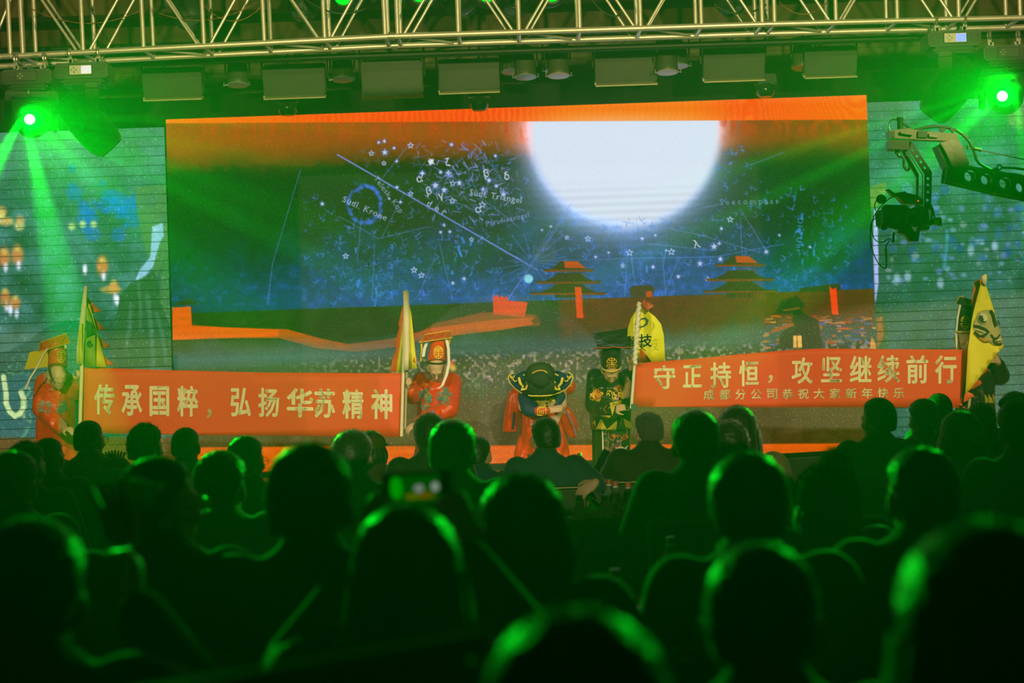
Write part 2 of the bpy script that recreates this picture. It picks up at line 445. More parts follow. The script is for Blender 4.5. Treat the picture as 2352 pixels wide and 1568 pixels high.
def star_line(c, pts, a=.5, r=1.0): c.line(pts, r, (.45, .55, .95), a)
def paint_main(c):
    X, Y, C = c.X, c.Y, c.C
    U = X - (Y - 650) * .035                     # picture columns
    V = Y + (X - 1190) * .0355                   # screen rows (screen-level line through the centre)
    T = Y + (X - 1190) * .006                    # the picture itself hangs almost level
    n1 = fbm(X / 60, Y / 60); n2 = fbm(X / 14 + 40, Y / 14); n3 = vnoise(X / 3.5, Y / 3.5)
    # night sky
    C[:] = (.03, .05, .03)
    red = (1 - ss(300, 400, T + (n1 - .5) * 40 + (1176 - X) * -.02)) * .8 + .2 * (1 - ss(370, 384, T + (n2 - .5) * 40 + (X - 600) * .04))
    c.C = C = C * (1 - red[..., None]) + red[..., None] * np.array((.62, .20, .045))
    redr = ss(1640, 1720, X) * (1 - ss(290, 400, T + (n1 - .5) * 40)); C[:] = C * (1 - redr[..., None] * .8) + redr[..., None] * .8 * np.array((.50, .05, .03))
    # blue nebula low in the sky
    bl = ss(480, 640, Y + (n1 - .5) * 160) * (.45 + .55 * ss(420, 900, X)) * (.55 + .6 * n2)
    C[:] = C + bl[..., None] * np.array((.05, .15, .42))
    b2 = ss(.5, .75, n2) * ss(560, 640, Y) * .4; C[:] = C + b2[..., None] * np.array((.05, .12, .3))
    bot = ss(600, 690, Y) * .35; C[:] = C + bot[..., None] * np.array((.10, .18, .35))
    # faint squared grid of brighter panes at the left of the map
    rs = random.Random(11)
    # moon with its halo
    d = np.hypot(X - 1430, (Y - 298) * 1.005)
    halo = np.exp(-np.clip(d - 215, 0, None) / 32.) ; C[:] = C + halo[..., None] * np.array((.55, .60, .80))
    h2 = np.exp(-np.clip(d - 230, 0, None) / 110.) * ss(300, 520, Y); C[:] = C + h2[..., None] * np.array((.20, .24, .36))
    disc = 1 - ss(208, 240, d + np.where(X < 1430, 10, 0) * 1.0)
    moon = np.stack([.88 + 0 * X, .90 + 0 * X, .99 + 0 * X], -1)
    C[:] = C * (1 - disc[..., None]) + disc[..., None] * moon
    # map lines
    for p in (((775, 355), (1235, 620)), ((1310, 470), (1165, 690)), ((1165, 690), (1310, 480)), ((690, 390), (625, 610)), ((625, 610), (615, 700)),
              ((780, 497), (870, 548)), ((870, 548), (985, 520)), ((1060, 360), (1100, 450)), ((1100, 450), (1190, 520)), ((985, 440), (1110, 490)), ((985, 440), (1060, 365)), ((930, 440), (880, 540)),
              ((1235, 600), (1480, 592)), ((1480, 592), (1640, 590)), ((1640, 590), (1800, 560)), ((1700, 480), (1760, 575)), ((1520, 520), (1610, 540)), ((1610, 540), (1745, 580)),
              ((1700, 500), (1705, 590)), ((1520, 580), (1530, 680)), ((1560, 590), (1520, 690)), ((1010, 560), (1040, 690)), ((860, 560), (855, 690)), ((1440, 590), (1435, 680)), ((1450, 590), (1462, 670)),
              ((1600, 480), (1650, 470)), ((1720, 380), (1800, 350)), ((940, 330), (870, 420)), ((1090, 330), (1160, 420)), ((830, 500), (820, 600)), ((1000, 590), (960, 680)), ((1490, 560), (1640, 575))):
        star_line(c, p, .42, 1.1)
    c.line([(775, 355), (1235, 620)], 1.6, (.50, .55, .95), .75)
    for k in range(20):       # burst of rays
        a = 2 * pi * k / 20 + .1; L = 50 + 50 * rs.random()
        c.line([(1222 + 10 * cos(a), 603 + 10 * sin(a)), (1222 + L * cos(a), 603 + L * .8 * sin(a))], .8, (.35, .55, .85), .45)
    c.disc(1222, 603, 26, (.2, .35, .6), .5, 20); c.disc(1214, 640, 11, (.55, .85, .95), 1, 3)
    c.disc(1250, 580, 28, (.35, .42, .40), .35, 8)
    for k in range(46):       # ring of the crown
        a = 2 * pi * k / 46 + rs.random() * .1; r = 34 + rs.random() * 6
        x, y = 838 + r * cos(a), 470 + 41 / 36 * r * sin(a); c.disc(x, y, 4.5 + 2 * rs.random(), (.25, .42, .95), .45 + .3 * rs.random(), 4)
    # rows of fine engraved figures: broken strokes
    for k in range(1100):
        x = rs.uniform(700, 1960); y = rs.uniform(330, 690)
        if abs(x - 1430) < 225 and y < 500: continue
        if x > 1750 and y < 430: continue
        if y < 430 and x < 820: continue
        a = rs.random() * pi; L = rs.uniform(3, 13); al = rs.uniform(.12, .5) * (1. if y > 420 or x > 930 else .6)
        c.line([(x, y), (x + L * cos(a), y + L * sin(a)), (x + L * cos(a + .8) * 1.3, y + L * sin(a + .8) * 1.3)], rs.uniform(.7, 1.9), rs.choice(((.30, .48, .95), (.40, .50, 1.), (.25, .50, .9))), al)
    for k in range(60):       # faint blue figures in columns
        x = rs.choice((820, 900, 1035, 1050, 1060, 870, 1090, 1440, 1480, 1520, 1690, 1835, 1838, 1870)) + rs.uniform(-9, 9); y = rs.uniform(540, 690)
        if x > 1800: y = rs.uniform(440, 700)
        c.line([(x, y), (x + rs.uniform(-5, 5), y + rs.uniform(5, 16))], rs.uniform(1.2, 3), (.25, .55, .95), rs.uniform(.3, .75), soft=2)
    stars = [(970, 398, 8), (1000, 426, 9), (1020, 436, 8), (1030, 397, 8), (1055, 420, 8), (1123, 414, 7), (1110, 434, 6), (1140, 427, 6), (1157, 446, 7), (883, 324, 6), (884, 350, 8), (870, 327, 5), (911, 370, 5),
             (1037, 332, 6), (1012, 395, 6), (1138, 358, 5), (912, 430, 5), (894, 456, 4), (920, 464, 5), (905, 340, 5), (1245, 528, 4), (1265, 520, 4), (1475, 548, 6), (1505, 540, 5), (1530, 575, 4), (1608, 605, 8), (1640, 566, 9), (1652, 559, 5), (1655, 595, 7),
             (1760, 578, 7), (1500, 613, 6), (1558, 635, 6), (1625, 640, 7), (1368, 590, 5), (1398, 580, 4), (1790, 540, 4), (1860, 567, 4), (1657, 525, 5), (740, 468, 6), (1020, 517, 5), (1012, 533, 5), (1033, 532, 5), (1066, 640, 6), (1040, 650, 5)]
    for i, (x, y, r) in enumerate(stars): c.disc(x, y, r * 1.3, (.35, .40, .8), .5, 4); c.star(x, y, r * .9, (.80, .86, 1.0), .9, 5 if i % 3 else 4)
    for (x, y, r) in ((943, 334, 8), (1040, 421, 8), (1039, 461, 8), (1108, 470, 9), (943, 445, 7), (882, 375, 6), (1350, 548, 8), (1446, 580, 9), (1542, 578, 9), (1677, 504, 8), (794, 588, 8), (951, 620, 8), (968, 632, 8), (1083, 550, 6), (853, 352, 7), (1430, 610, 6), (1302, 545, 6)):
        c.star(x, y, r * .85, (.70, .78, 1.), .85, 5, True)
    for k in range(260):      # dense engraving near the halo
        x = rs.gauss(1075, 65); y = rs.gauss(415, 55)
        if abs(x - 1430) < 235 or y < 318: continue
        a = rs.random() * pi; L = rs.uniform(4, 18); c.line([(x, y), (x + L * cos(a), y + L * sin(a))], rs.uniform(.8, 2.), rs.choice(((.50, .52, .95), (.62, .66, 1.), (.45, .36, .62))), rs.uniform(.25, .65))
    tb = (.78, .84, 1.)
    c.text('Südl. Krone', 838, 478, 20, .42, tb, .85, 1.15)
    c.text('Südl. Triangel', 1138, 450, 20, .16, tb, .85, 1.1)
    c.text('Telesk. Kop', 893, 446, 19, .92, tb, .65, 1.1)
    c.text('der', 1003, 476, 21, .50, tb, .9, 1.9)
    c.text('Paradiesvogel', 1165, 503, 17, -.22, (.6, .68, 1.), .7, 1.1)
    c.text('Seecompass', 1720, 462, 19, -.02, (.62, .72, .95), .6, 1.5)
    c.text('Die Uhr', 1837, 540, 19, 1.62, (.3, .6, .95), .75, 1.3)
    c.text('Gestirn', 897, 610, 16, 1.56, (.3, .45, .9), .6, 1.8)
    c.text('Sept.', 1052, 552, 17, 1.7, (.4, .55, .95), .7, 1.6)
    for (t, x, y) in (('α', 963, 410), ('β', 984, 438), ('γ', 1012, 448), ('β', 1116, 398), ('α', 1098, 480), ('ζ', 1027, 372), ('π', 990, 370), ('δ', 1163, 404), ('λ', 1600, 560)):
        c.text(t, x, y, 24, -.2, (.88, .9, 1.), .95)
    # wall, pagodas, crowd
    hz_ = T - 690 - 14 * ss(520, 2000, X) * -1
    land = ss(-2, 2, V - 692); C[:] = C * (1 - land[..., None]) + land[..., None] * (np.array((.13, .15, .04)) + (n2[..., None] - .45) * .10 + (ss(780, 800, V) * (1 - ss(800, 870, X * 0 + V)))[..., None] * np.array((.02, .16, .16)) * (1 - ss(700, 1000, X))[..., None])
    wl = (X > 1280) & (V > 690) & (V < 795)
    rw = np.clip(.55 + .45 * n2, 0, 1) * ss(1270, 1300, X) * ss(690, 694, V) * (1 - ss(750, 800, V + (n1 - .5) * 50))
    C[:] = C * (1 - rw[..., None]) + rw[..., None] * np.array((.42, .12, .05))
    OR = (.98, .30, .03)
    c.poly([(396, 706), (400, 706), (402, 711), (405, 706), (409, 706), (411, 712), (414, 706), (418, 706), (420, 712), (424, 704), (438, 704), (440, 746), (520, 752), (660, 756), (740, 778), (800, 790), (900, 778), (1000, 752), (1128, 735),
            (1240, 728), (1240, 742), (1150, 758), (1000, 775), (900, 798), (820, 808), (730, 800), (640, 776), (520, 776), (396, 781)], OR, .75, 3)
    c.poly([(396, 706), (438, 704), (441, 748), (640, 757), (640, 772), (396, 780)], OR, .8, 2)
    c.poly([(396, 700), (452, 700), (440, 690), (470, 696), (440, 686), (420, 690)], (.2, .1, .02), .8, 3)
    c.poly([(1132, 675), (1137, 682), (1142, 676), (1148, 684), (1154, 678), (1158, 684), (1164, 679), (1168, 690), (1212, 694), (1205, 728), (1133, 722)], (.98, .16, .09), .9, 2)
    c.poly([(1110, 716), (1230, 722), (1243, 735), (1238, 748), (1115, 752), (1000, 778), (940, 776), (1000, 742)], (.80, .28, .12), .6, 6)
    dk = (.20, .13, .05); tr = (.70, .20, .06)
    def pagoda(cx, top, w, base, tiers):
        h = base - top
        c.poly([(cx - w * .36, base), (cx - w * .36, top + h * .30), (cx + w * .30, top + h * .30), (cx + w * .33, base)], dk, .95, 2)
        yy = top
        for i, (hw, f) in enumerate(tiers):
            y = top + h * f
            c.poly([(cx - w * hw, y + 12), (cx - w * hw - 5, y + 5), (cx - w * hw * .8, y + 6), (cx - w * hw * .5, y - 4), (cx - w * hw * .38, y - 13), (cx + w * hw * .38, y - 13), (cx + w * hw * .5, y - 4), (cx + w * hw * .8, y + 6), (cx + w * hw + 5, y + 4), (cx + w * hw, y + 12)], dk, .97, 2)
            c.line([(cx - w * hw, y + 10), (cx + w * hw, y + 9)], 2.0, tr, .55)
            if i == 0: c.poly([(cx - w * .1, y + 3), (cx - w * .12, y - 12), (cx + w * hw * .36, y - 12), (cx + w * hw * .75, y + 4)], (.85, .25, .07), .85, 3)
            for k in range(9):
                x = cx + w * hw * (-.1 + .1 * k); c.line([(x, y + 14), (x, y + 28)], 1.1, tr, .4)
    pagoda(1306, 612, 88, 684, ((.62, 0), (.80, .38), (.95, .74)))
    pagoda(1700, 600, 88, 684, ((.62, 0), (.85, .40), (.93, .72)))
    c.poly([(1445, 664), (1452, 656), (1496, 655), (1505, 663), (1498, 682), (1450, 682)], (.28, .15, .06), .9, 2); c.poly([(1484, 670), (1497, 668), (1499, 681), (1484, 682)], (.9, .25, .08), .8, 2)
    c.poly([(1835, 662), (1925, 650), (1932, 660), (1925, 668), (1835, 672)], dk, .9, 2)
    c.poly([(1320, 659), (1335, 659), (1340, 730), (1325, 730)], (.98, .20, .05), .9, 3)
    c.poly([(1905, 657), (1912, 664), (1921, 660), (1926, 722), (1911, 722)], (1., .17, .03), 1, 3)
    c.poly([(1220, 735), (1280, 690), (1282, 728), (1225, 745)], (.1, .12, .03), .6, 6)
    c.poly([(1780, 720), (1795, 690), (1830, 680), (1850, 700), (1830, 722)], (.05, .10, .05), .7, 6)
    # the terraces and the crowd in front of the wall
    bb = ss(745, 790, V + (n1 - .5) * 40) * (1 - ss(805, 830, V)) * .55; C[:] = C * (1 - bb[..., None]) + bb[..., None] * np.array((.26, .36, .46))
    cr = ss(795, 825, V) * (1 - ss(870, 905, V)) * ss(560, 1000, X)
    sp = ss(.55, .80, vnoise(X / 6.5 + 3, Y / 6.0)) * cr
    C[:] = C * (1 - .3 * cr[..., None]) + sp[..., None] * np.array((.42, .33, .30))
    sp = ss(.66, .85, vnoise(X / 4.0 + 33, Y / 4.0)) * cr
    C[:] = C + sp[..., None] * np.array((.18, .10, .25))
    # lit pavilion on the right
    for k in range(150):
        x = rs.uniform(1745, 2010); y = rs.uniform(725, 800); L = rs.uniform(3, 18)
        c.line([(x, y), (x + L, y - rs.uniform(-1, 2))], rs.uniform(1, 2.5), rs.choice(((.9, .35, .12), (.75, .15, .08), (.35, .35, .6), (.95, .6, .3), (.2, .2, .45))), rs.uniform(.4, .9))
    c.poly([(1800, 760), (1820, 745), (1822, 720), (1838, 712), (1850, 722), (1880, 735), (1888, 800), (1790, 800), (1790, 775)], (.05, .05, .02), .95, 4)
    c.poly([(1822, 770), (1841, 770), (1842, 798), (1822, 798)], (1., .75, .35), .95, 2); c.line([(1831, 770), (1831, 800)], 1.2, (.5, .2, .1), .9)
    c.line([(1800, 713), (1835, 707)], 2, (.6, .3, .1), .7); c.line([(1775, 760), (1820, 745)], 4, (.75, .2, .08), .8, soft=4)
    c.poly([(1999, 790), (2002, 772), (2012, 790), (2012, 802), (1999, 802)], (1., .65, .3), .8, 3)
    # performers' greenery and small lit figures low down
    low = ss(880, 930, V); C[:] = C * (1 - low[..., None]) + low[..., None] * (np.array((.27, .12, .02)) + (n2[..., None] - .45) * .14)
    c.disc(1040, 845, 10, (1., .8, .3), .8, 8); c.disc(1036, 835, 8, (1., .4, .2), .8, 6)
    for k in range(30):
        x = rs.uniform(1030, 1110); y = rs.uniform(850, 905); c.line([(x, y), (x + rs.uniform(-4, 4), y + rs.uniform(8, 30))], 2, (.15, .40, .20), .4, soft=3)
    # orange bars along the top and the bottom edge of the picture
    e = 283 - (X - 384) * .0052
    top = 1 - ss(e - 1.5, e + 1.5, Y)
    mo = .5 + .5 * np.sin((X * 1.0 + (Y - 250) * ss(1650, 1950, X) * .75) * 2 * pi / (14 + 6 * ss(1700, 2000, X)) + vnoise(X / 22, Y / 9) * 3)
    tcol = np.array((1., .31, .02)) * np.ones_like(C); tcol[..., 1] = .33 - .19 * mo * ss(560, 800, X) * (1 - .7 * ss(1150, 1300, X) * (1 - ss(1640, 1700, X))) + .13 * ss(1120, 1350, X) * (1 - ss(1560, 1700, X))
    C[:] = C * (1 - top[..., None]) + top[..., None] * tcol
    drip = (1 - ss(0, 60, Y - e)) * ss(.45, .7, vnoise(X / 9, Y / 30)) * (1 - top) * (1 - disc) * .55
    C[:] = C * (1 - drip[..., None]) + drip[..., None] * np.array((.80, .10, .03))
    gl = np.exp(-((X - 1430) / 220) ** 2) * top * ss(245, 283, Y + 0 * X) * .55; C[:] = C * (1 - gl[..., None]) + gl[..., None] * np.array((1., .78, .62))
    bo = ss(1024, 1028, Y + (X - 600) * .006)
    C[:] = C * (1 - bo[..., None]) + bo[..., None] * np.array((.92, .32, .0))
    C *= (1 + (n3[..., None] - .5) * .10 * (1 - disc)[..., None])
    rows = .5 + .5 * np.sin(V * 2 * pi / 17.5); C *= (1 - .06 * rows[..., None] * ss(400, 470, Y)[..., None])
def paint_side(c):
    X, Y, C = c.X, c.Y, c.C
    V = Y + (X - 1190) * .0355
    n1 = fbm(X / 50 + 5, Y / 50); n2 = fbm(X / 10 + 80, Y / 10); n3 = vnoise(X / 3, Y / 3)
    C[:] = (.20, .36, .33)
    C[:] += (n1[..., None] - .47) * np.array((.25, .30, .45))
    rs = random.Random(5)
    if X.mean() < 1176:
        up = 1 - ss(330, 470, Y); C[:] = C * (1 - .5 * up[..., None]) + .5 * up[..., None] * np.array((.35, .50, .42))
        for k in range(36): c.disc(rs.gauss(235, 55), rs.gauss(475, 28), rs.uniform(8, 22), (.10, .32, .75), .5, 6)
        for (x, y) in ((190, 515), (215, 515), (165, 520)): c.disc(x, y, 9, (.72, .82, .50), .9, 6)
        for k in range(10): c.disc(rs.uniform(-20, 48), rs.uniform(470, 545), rs.uniform(8, 15), rs.choice(((.85, .80, .45), (.95, .92, .75), (.80, .60, .35))), .7, 7)
        for (x0, y0, p) in ((10, 590, 1), (40, 585, 1), (12, 680, 0), (35, 695, 0), (235, 610, 1), (262, 660, 0)):
            c.disc(x0, y0, 15 if p else 13, (.80, .45, .22), .85, 8, ry=26 if p else 16); c.disc(x0 + 3, y0 + 24, 6, (.85, .85, .95), .9, 5, ry=13)
            c.disc(x0, y0 - 12, 8, (.75, .70, .35), .7, 6)
        c.disc(20, 695, 28, (.72, .50, .28), .6, 12, ry=12); c.disc(255, 665, 26, (.80, .62, .30), .7, 10, ry=10)
        for (x, y) in ((195, 618), (270, 690), (24, 712)): c.disc(x, y, 6, (.92, .92, 1), .9, 4, ry=14)
        # grey cloak and white shape
        c.poly([(310, 430), (384, 425), (388, 560), (360, 640), (330, 560), (312, 470)], (.30, .42, .26), .8, 5)
        c.poly([(350, 520), (374, 512), (376, 540), (366, 560), (352, 610), (330, 640), (310, 645), (322, 618), (345, 590)], (.55, .72, .85), .9, 3)
        c.poly([(322, 640), (352, 622), (362, 640), (372, 700), (396, 760), (398, 846), (256, 846), (262, 760), (275, 680), (300, 650)], (.16, .30, .18), .95, 4)
        for (x0, y0, x1, y1, w_) in ((338, 680, 352, 840, 5), (300, 700, 290, 800, 4), (360, 720, 382, 830, 4), (318, 650, 322, 760, 3)): c.line([(x0, y0), ((x0 + x1) / 2 + 3, (y0 + y1) / 2), (x1, y1)], w_, (.34, .46, .42), .5, soft=8)
        c.poly([(398, 700), (384, 560), (372, 600), (366, 690), (396, 760)], (.27, .42, .24), .7, 6)
        # big dark round head-dress shape low on the left
        c.poly([(-300, 1000), (-300, 800), (-60, 830), (20, 805), (70, 780), (105, 752), (150, 736), (200, 740), (232, 760), (250, 800), (256, 850), (256, 1010)], (.05, .27, .25), .93, 5)
        c.poly([(-300, 850), (0, 880), (60, 850), (80, 900), (90, 1010), (-300, 1010)], (.03, .30, .36), .8, 8)
        c.line([(8, 865), (14, 905), (14, 925), (22, 945), (34, 955), (46, 950), (54, 935), (54, 915), (48, 900)], 6, (.72, .80, .55), .95, soft=3)
        for k in range(34): c.disc(rs.gauss(62, 7), rs.gauss(925, 26), rs.uniform(2, 5), (.60, .72, .50), .5, 3)
        for k in range(26): c.line([(x := rs.uniform(14, 66), y := rs.uniform(815, 865)), (x + rs.uniform(-8, 8), y + rs.uniform(-6, 6))], 1.2, (.35, .60, .45), .6)
        c.arc(10, 960, 60, 20, 160, 2, (.2, .7, .45), .6)
        lo = ss(1000, 1010, Y) ; C[:] = C * (1 - lo[..., None]) + lo[..., None] * np.array((.30, .14, .02))
    else:
        g = ss(440, 520, Y); C[:] = C * (1 - g[..., None] * .45) + .45 * g[..., None] * np.array((.12, .26, .20))
        for k in range(70):
            x = rs.uniform(2030, 2360); y = rs.uniform(425, 600)
            c.disc(x, y, rs.uniform(5, 14), rs.choice(((.12, .22, .60), (.18, .35, .60), (.30, .45, .70))), .45, 5, ry=rs.uniform(4, 16))
        for k in range(60):
            x = rs.uniform(2030, 2360); y = rs.uniform(470, 650); c.disc(x, y, rs.uniform(4, 10), rs.choice(((.45, .60, .72), (.40, .45, .75), (.55, .60, .62))), .6, 5, ry=rs.uniform(3, 9))
        for (x, y) in ((2060, 640), (2085, 635), (2110, 510), (2230, 575), (2285, 565), (2160, 650)): c.disc(x, y, 9, (.58, .70, .80), .75, 6, ry=14)
        c.line([(2175, 530), (2176, 545), (2172, 590), (2168, 615)], 4, (.25, .50, .65), .7, soft=6)
        c.poly([(2008, 480), (2016, 480), (2018, 650), (2010, 700), (2005, 560)], (.66, .66, .92), .95, 2)
        c.poly([(1994, 430), (2036, 418), (2036, 440), (2012, 480), (1998, 478)], (.42, .46, .22), .8, 3)
        c.poly([(2010, 700), (2026, 705), (2038, 740), (2038, 800), (2014, 802)], (.16, .30, .16), .9, 4)
        c.poly([(2014, 730), (2026, 726), (2030, 770), (2015, 802)], (.65, .32, .14), .8, 4)
        c.poly([(2300, 215), (2360, 210), (2360, 300), (2320, 290)], (.45, .45, .30), .6, 14)
        pr = 1 - ss(225, 330, Y); m = pr * (1 - ss(2080, 2130, X)); C[:] = C * (1 - .5 * m[..., None]) + .5 * m[..., None] * np.array((.42, .34, .36))
        for k in range(90):
            x = rs.uniform(2020, 2100) + rs.random() ** 2 * 200; y = rs.uniform(640, 800); c.line([(x, y), (x + rs.uniform(-2, 2), y + rs.uniform(2, 8))], 1.2, (.25, .12, .45), .4)
    C += ((_rng.rand(*X.shape)[..., None] > .985) * .18).astype(np.float32)
    C *= (1 + (n3[..., None] - .5) * .16)

SCR_Y = 17.0
ledm = led_mat('led_main_screen', 1.0)
leds = led_mat('led_side_screen', 1.25)
black_metal = mat('black_metal', (.02, .02, .02), .45, .6)
scr = empty('led_screen', (.11, SCR_Y, .55), 0, 'big central LED wall showing a white moon, star map and red pagodas', 'screen')
X_, Z_, C_ = led_panel('display', -3.31, 3.55, .60, 4.07, SCR_Y, 1040, 528, paint_main, ledm, scr)
d = grid_obj('display', X_ - .11, Z_ - .55, 0, C_, ledm, scr)
MB().box((0, .06, 1.785), (6.88, .10, 3.49)).obj('cabinet', black_metal, scr)
MB().box((0, .05, .02), (6.88, .3, .05)).obj('base_rail', black_metal, scr)
def side_screen(x0, x1, label):
    Y = SCR_Y + .16
    r = empty('led_curtain_screen', ((x0 + x1) / 2, Y, .55), 0, label, 'screen')
    z = 4.02; h = .0945
    nx = int((x1 - x0) * 105)
    while z - h > .60:
        X, Z, C = led_panel('led_strip', x0, x1, z - h + .005, z, Y, nx, 9, paint_side, leds, r)
        C[0] *= .85; C[-1] *= .7                    # each strip's top and bottom rows are dimmer
        grid_obj('led_strip', X - (x0 + x1) / 2, Z - .55, 0, C, leds, r, thick=.02); z -= h
    MB().box((0, .08, 1.76), (x1 - x0, .03, 3.46)).obj('backing', black_metal, r)
    for xx in ((x0 - x1) / 2 + .03, (x1 - x0) / 2 - .03, 0): MB().box((xx, .045, 1.74), (.05, .04, 3.47)).obj('mounting_post', black_metal, r)
    return r
side_screen(-5.9, -3.32, 'left LED side screen of horizontal strips with a grey cloaked figure')
side_screen(3.56, 6.1, 'right LED side screen of horizontal strips with pale blue shapes')
# ---------------------------------------------------------------- stage, drapes
gloss_floor = mat('stage_floor', (.10, .07, .04), .28, noise=.3, nscale=3, spec=.6)
stg = empty('stage_platform', (0, 16.3, 0), 0, 'dark glossy stage platform running along the foot of the LED wall', 'stage')
MB().box((0, 0, .26), (12.4, 5.6, .52)).obj('deck_body', mat('stage_skirt', (.02, .018, .015), .9), stg)
for i in range(10): MB().box((-5.58 + i * 1.24, 0, .535), (1.232, 5.64, .03)).obj('deck_panel', gloss_floor, stg)
drape_m = mat('black_drape', (.018, .018, .014), .95)
def drape(x0, x1, Y, z0, z1, label, amp=.03, n=220):
    vs, fs = [], []
    for i in range(n + 1):
        x = x0 + (x1 - x0) * i / n; y = amp * sin(i * .9) + amp * .4 * sin(i * 2.3)
        vs += [(x, y, z0), (x, y, z1)]
    for i in range(n): fs.append((2 * i, 2 * i + 2, 2 * i + 3, 2 * i + 1))
    o = mesh('stage_drape', vs, fs, drape_m, None, True); o.location = (0, Y, 0)
    so = o.modifiers.new('s', 'SOLIDIFY'); so.thickness = .006
    return tag(o, label, 'drape')
drape(-6.3, 6.3, 17.62, .56, 4.40, 'black pleated drape hung behind the LED screens')
# ---------------------------------------------------------------- truss
alu = mat('truss_aluminium', (.66, .62, .48), .42, .65, noise=.12, nscale=30, bump=.05)
alu_dark = mat('clamp_metal', (.45, .42, .36), .4, .8)
black_body = mat('fixture_black', (.016, .016, .014), .5)
grey_body = mat('fixture_grey', (.05, .05, .04), .55)
TH, TD = .66, .40
def truss(p0, p1, vnodes, label, nseg=6):
    p0 = Vector(p0); p1 = Vector(p1); L = (p1 - p0).length; d = (p1 - p0) / L
    r = empty('lighting_truss', p0, 0, label, 'truss', 'box truss modules across the top of the stage')
    U = Vector((-d.z, 0, d.x)); r_ = .0235
    P = lambda t, y, z: d * t + Vector((0, y, 0)) + U * z
    for y in (0, TD):
        for z in (0, TH):
            MB().tube([P(.012, y, z), P(L - .012, y, z)], r_, 14).obj('chord', alu, r, True)
    st = (L - .1) / nseg
    for y in (0, TD):
        for k in range(nseg + 1):
            t = .05 + k * st
            MB().tube([P(t, y, 0), P(t, y, TH)], .0185, 12).obj('vertical_strut', alu, r, True)
            if k in vnodes:
                for s in (-1, 1):
                    if 0 <= k + s <= nseg:
                        MB().tube([P(t + s * .05, y, .01), P(t + s * (st - .04), y, TH)], .0125, 10).obj('diagonal_strut', alu, r, True)
    for k in range(nseg + 1):
        t = .05 + k * st
        for z in (0, TH): MB().tube([P(t, 0, z), P(t, TD, z)], .0165, 10).obj('cross_strut', alu, r, True)
        if k < nseg and k % 2 == 0: MB().tube([P(t + .04, 0, 0), P(t + st - .04, TD, 0)], .0125, 8).obj('bottom_brace', alu, r, True)
    for t in (.012, L - .012):
        for y in (0, TD):
            for z in (0, TH): MB().tube([P(t - .012, y, z), P(t + .012, y, z)], .034, 14).obj('coupler', alu_dark, r, True)
    return r
A0, A1, A2, A3, A4 = at(-640, 164, 14), at(38, 128, 14), at(899, 83, 14), at(1765, 55, 14), at(2640, 33, 14)
truss(A0, A1, (1, 3, 5), 'silver box truss module cut by the left edge of the picture')
truss(A1, A2, (1, 3, 5), 'silver box truss module over the left half of the big screen')
truss(A2, A3, (0, 2, 4, 6), 'silver box truss module above the moon on the screen')
truss(A3, A4, (1, 3, 5), 'silver box truss module cut by the right edge of the picture')
def tubeobj(name, pts, r, m, label=None, cat=None, group=None, parent=None, n=8, base=None):
    pts = [Vector(p) for p in pts]
    if parent is None:
        o = MB().tube([p - pts[0] for p in pts], r, n).obj(name, m, None, True); o.location = pts[0]
        return tag(o, label, cat, group)
    return MB().tube(pts, r, n).obj(name, m, parent, True, world=True)
def sag(p0, p1, drop, n=12, side=0):
    return [p0.lerp(p1, i / n) + Vector((side * sin(pi * i / n), 0, -drop * 4 * (i / n) * (1 - i / n))) for i in range(n + 1)]
cable_b = mat('cable_black', (.015, .015, .015), .5); cable_r = mat('cable_brown', (.22, .07, .02), .5); cable_g = mat('steel_cable', (.5, .48, .38), .4, .8)
hall_pipe = mat('pipe_black', (.015, .015, .012), .5, .3)
# dark pipes behind the truss on which the upstage fixtures hang
def pipe(a, b, Y, label, r=.03):
    p0, p1 = at(*a, Y), at(*b, Y)
    tubeobj('lighting_bar', [p0, p1], r, hall_pipe, label, 'pipe', None)
pipe((-60, 158), (2420, 76), 14.95, 'black pipe just behind the lower edge of the truss', .028)
pipe((-60, 118), (2420, 36), 16.0, 'black pipe carrying the upstage flood lights', .024)
glass_l = mat('fixture_lens', (.10, .12, .13), .15, .2)
# cables looped on the truss
for (a, b, dr, lab, m, r) in (
        ((72, 20), (330, 20), .12, 'thin brown cable looping behind the leftmost full truss bay', cable_r, .004),
        ((195, -10), (250, 95), .02, 'black cable dropping past the third truss upright from left', cable_b, .006),
        ((365, 30), (590, 5), .10, 'brown cable sagging across the second truss bay from left', cable_r, .004),
        ((470, 15), (600, 15), .12, 'brown cable sagging in front of the black fixture on the left', cable_r, .004),
        ((840, 20), (680, -20), .10, 'black cable sagging beside the lit green lamp', cable_b, .006),
        ((1360, 0), (1440, 25), .08, 'black cable hanging in the bay right of the top green lamps', cable_b, .006),
        ((1640, 10), (1760, 10), .08, 'black cable hanging left of the double truss upright on the right', cable_b, .006),
        ((1790, 5), (1900, 5), .10, 'brown cable in the bay right of the double upright', cable_r, .004)):
    tubeobj('cable', sag(at(*a, 14.2), at(*b, 14.2), dr), r, m, lab, 'cable')
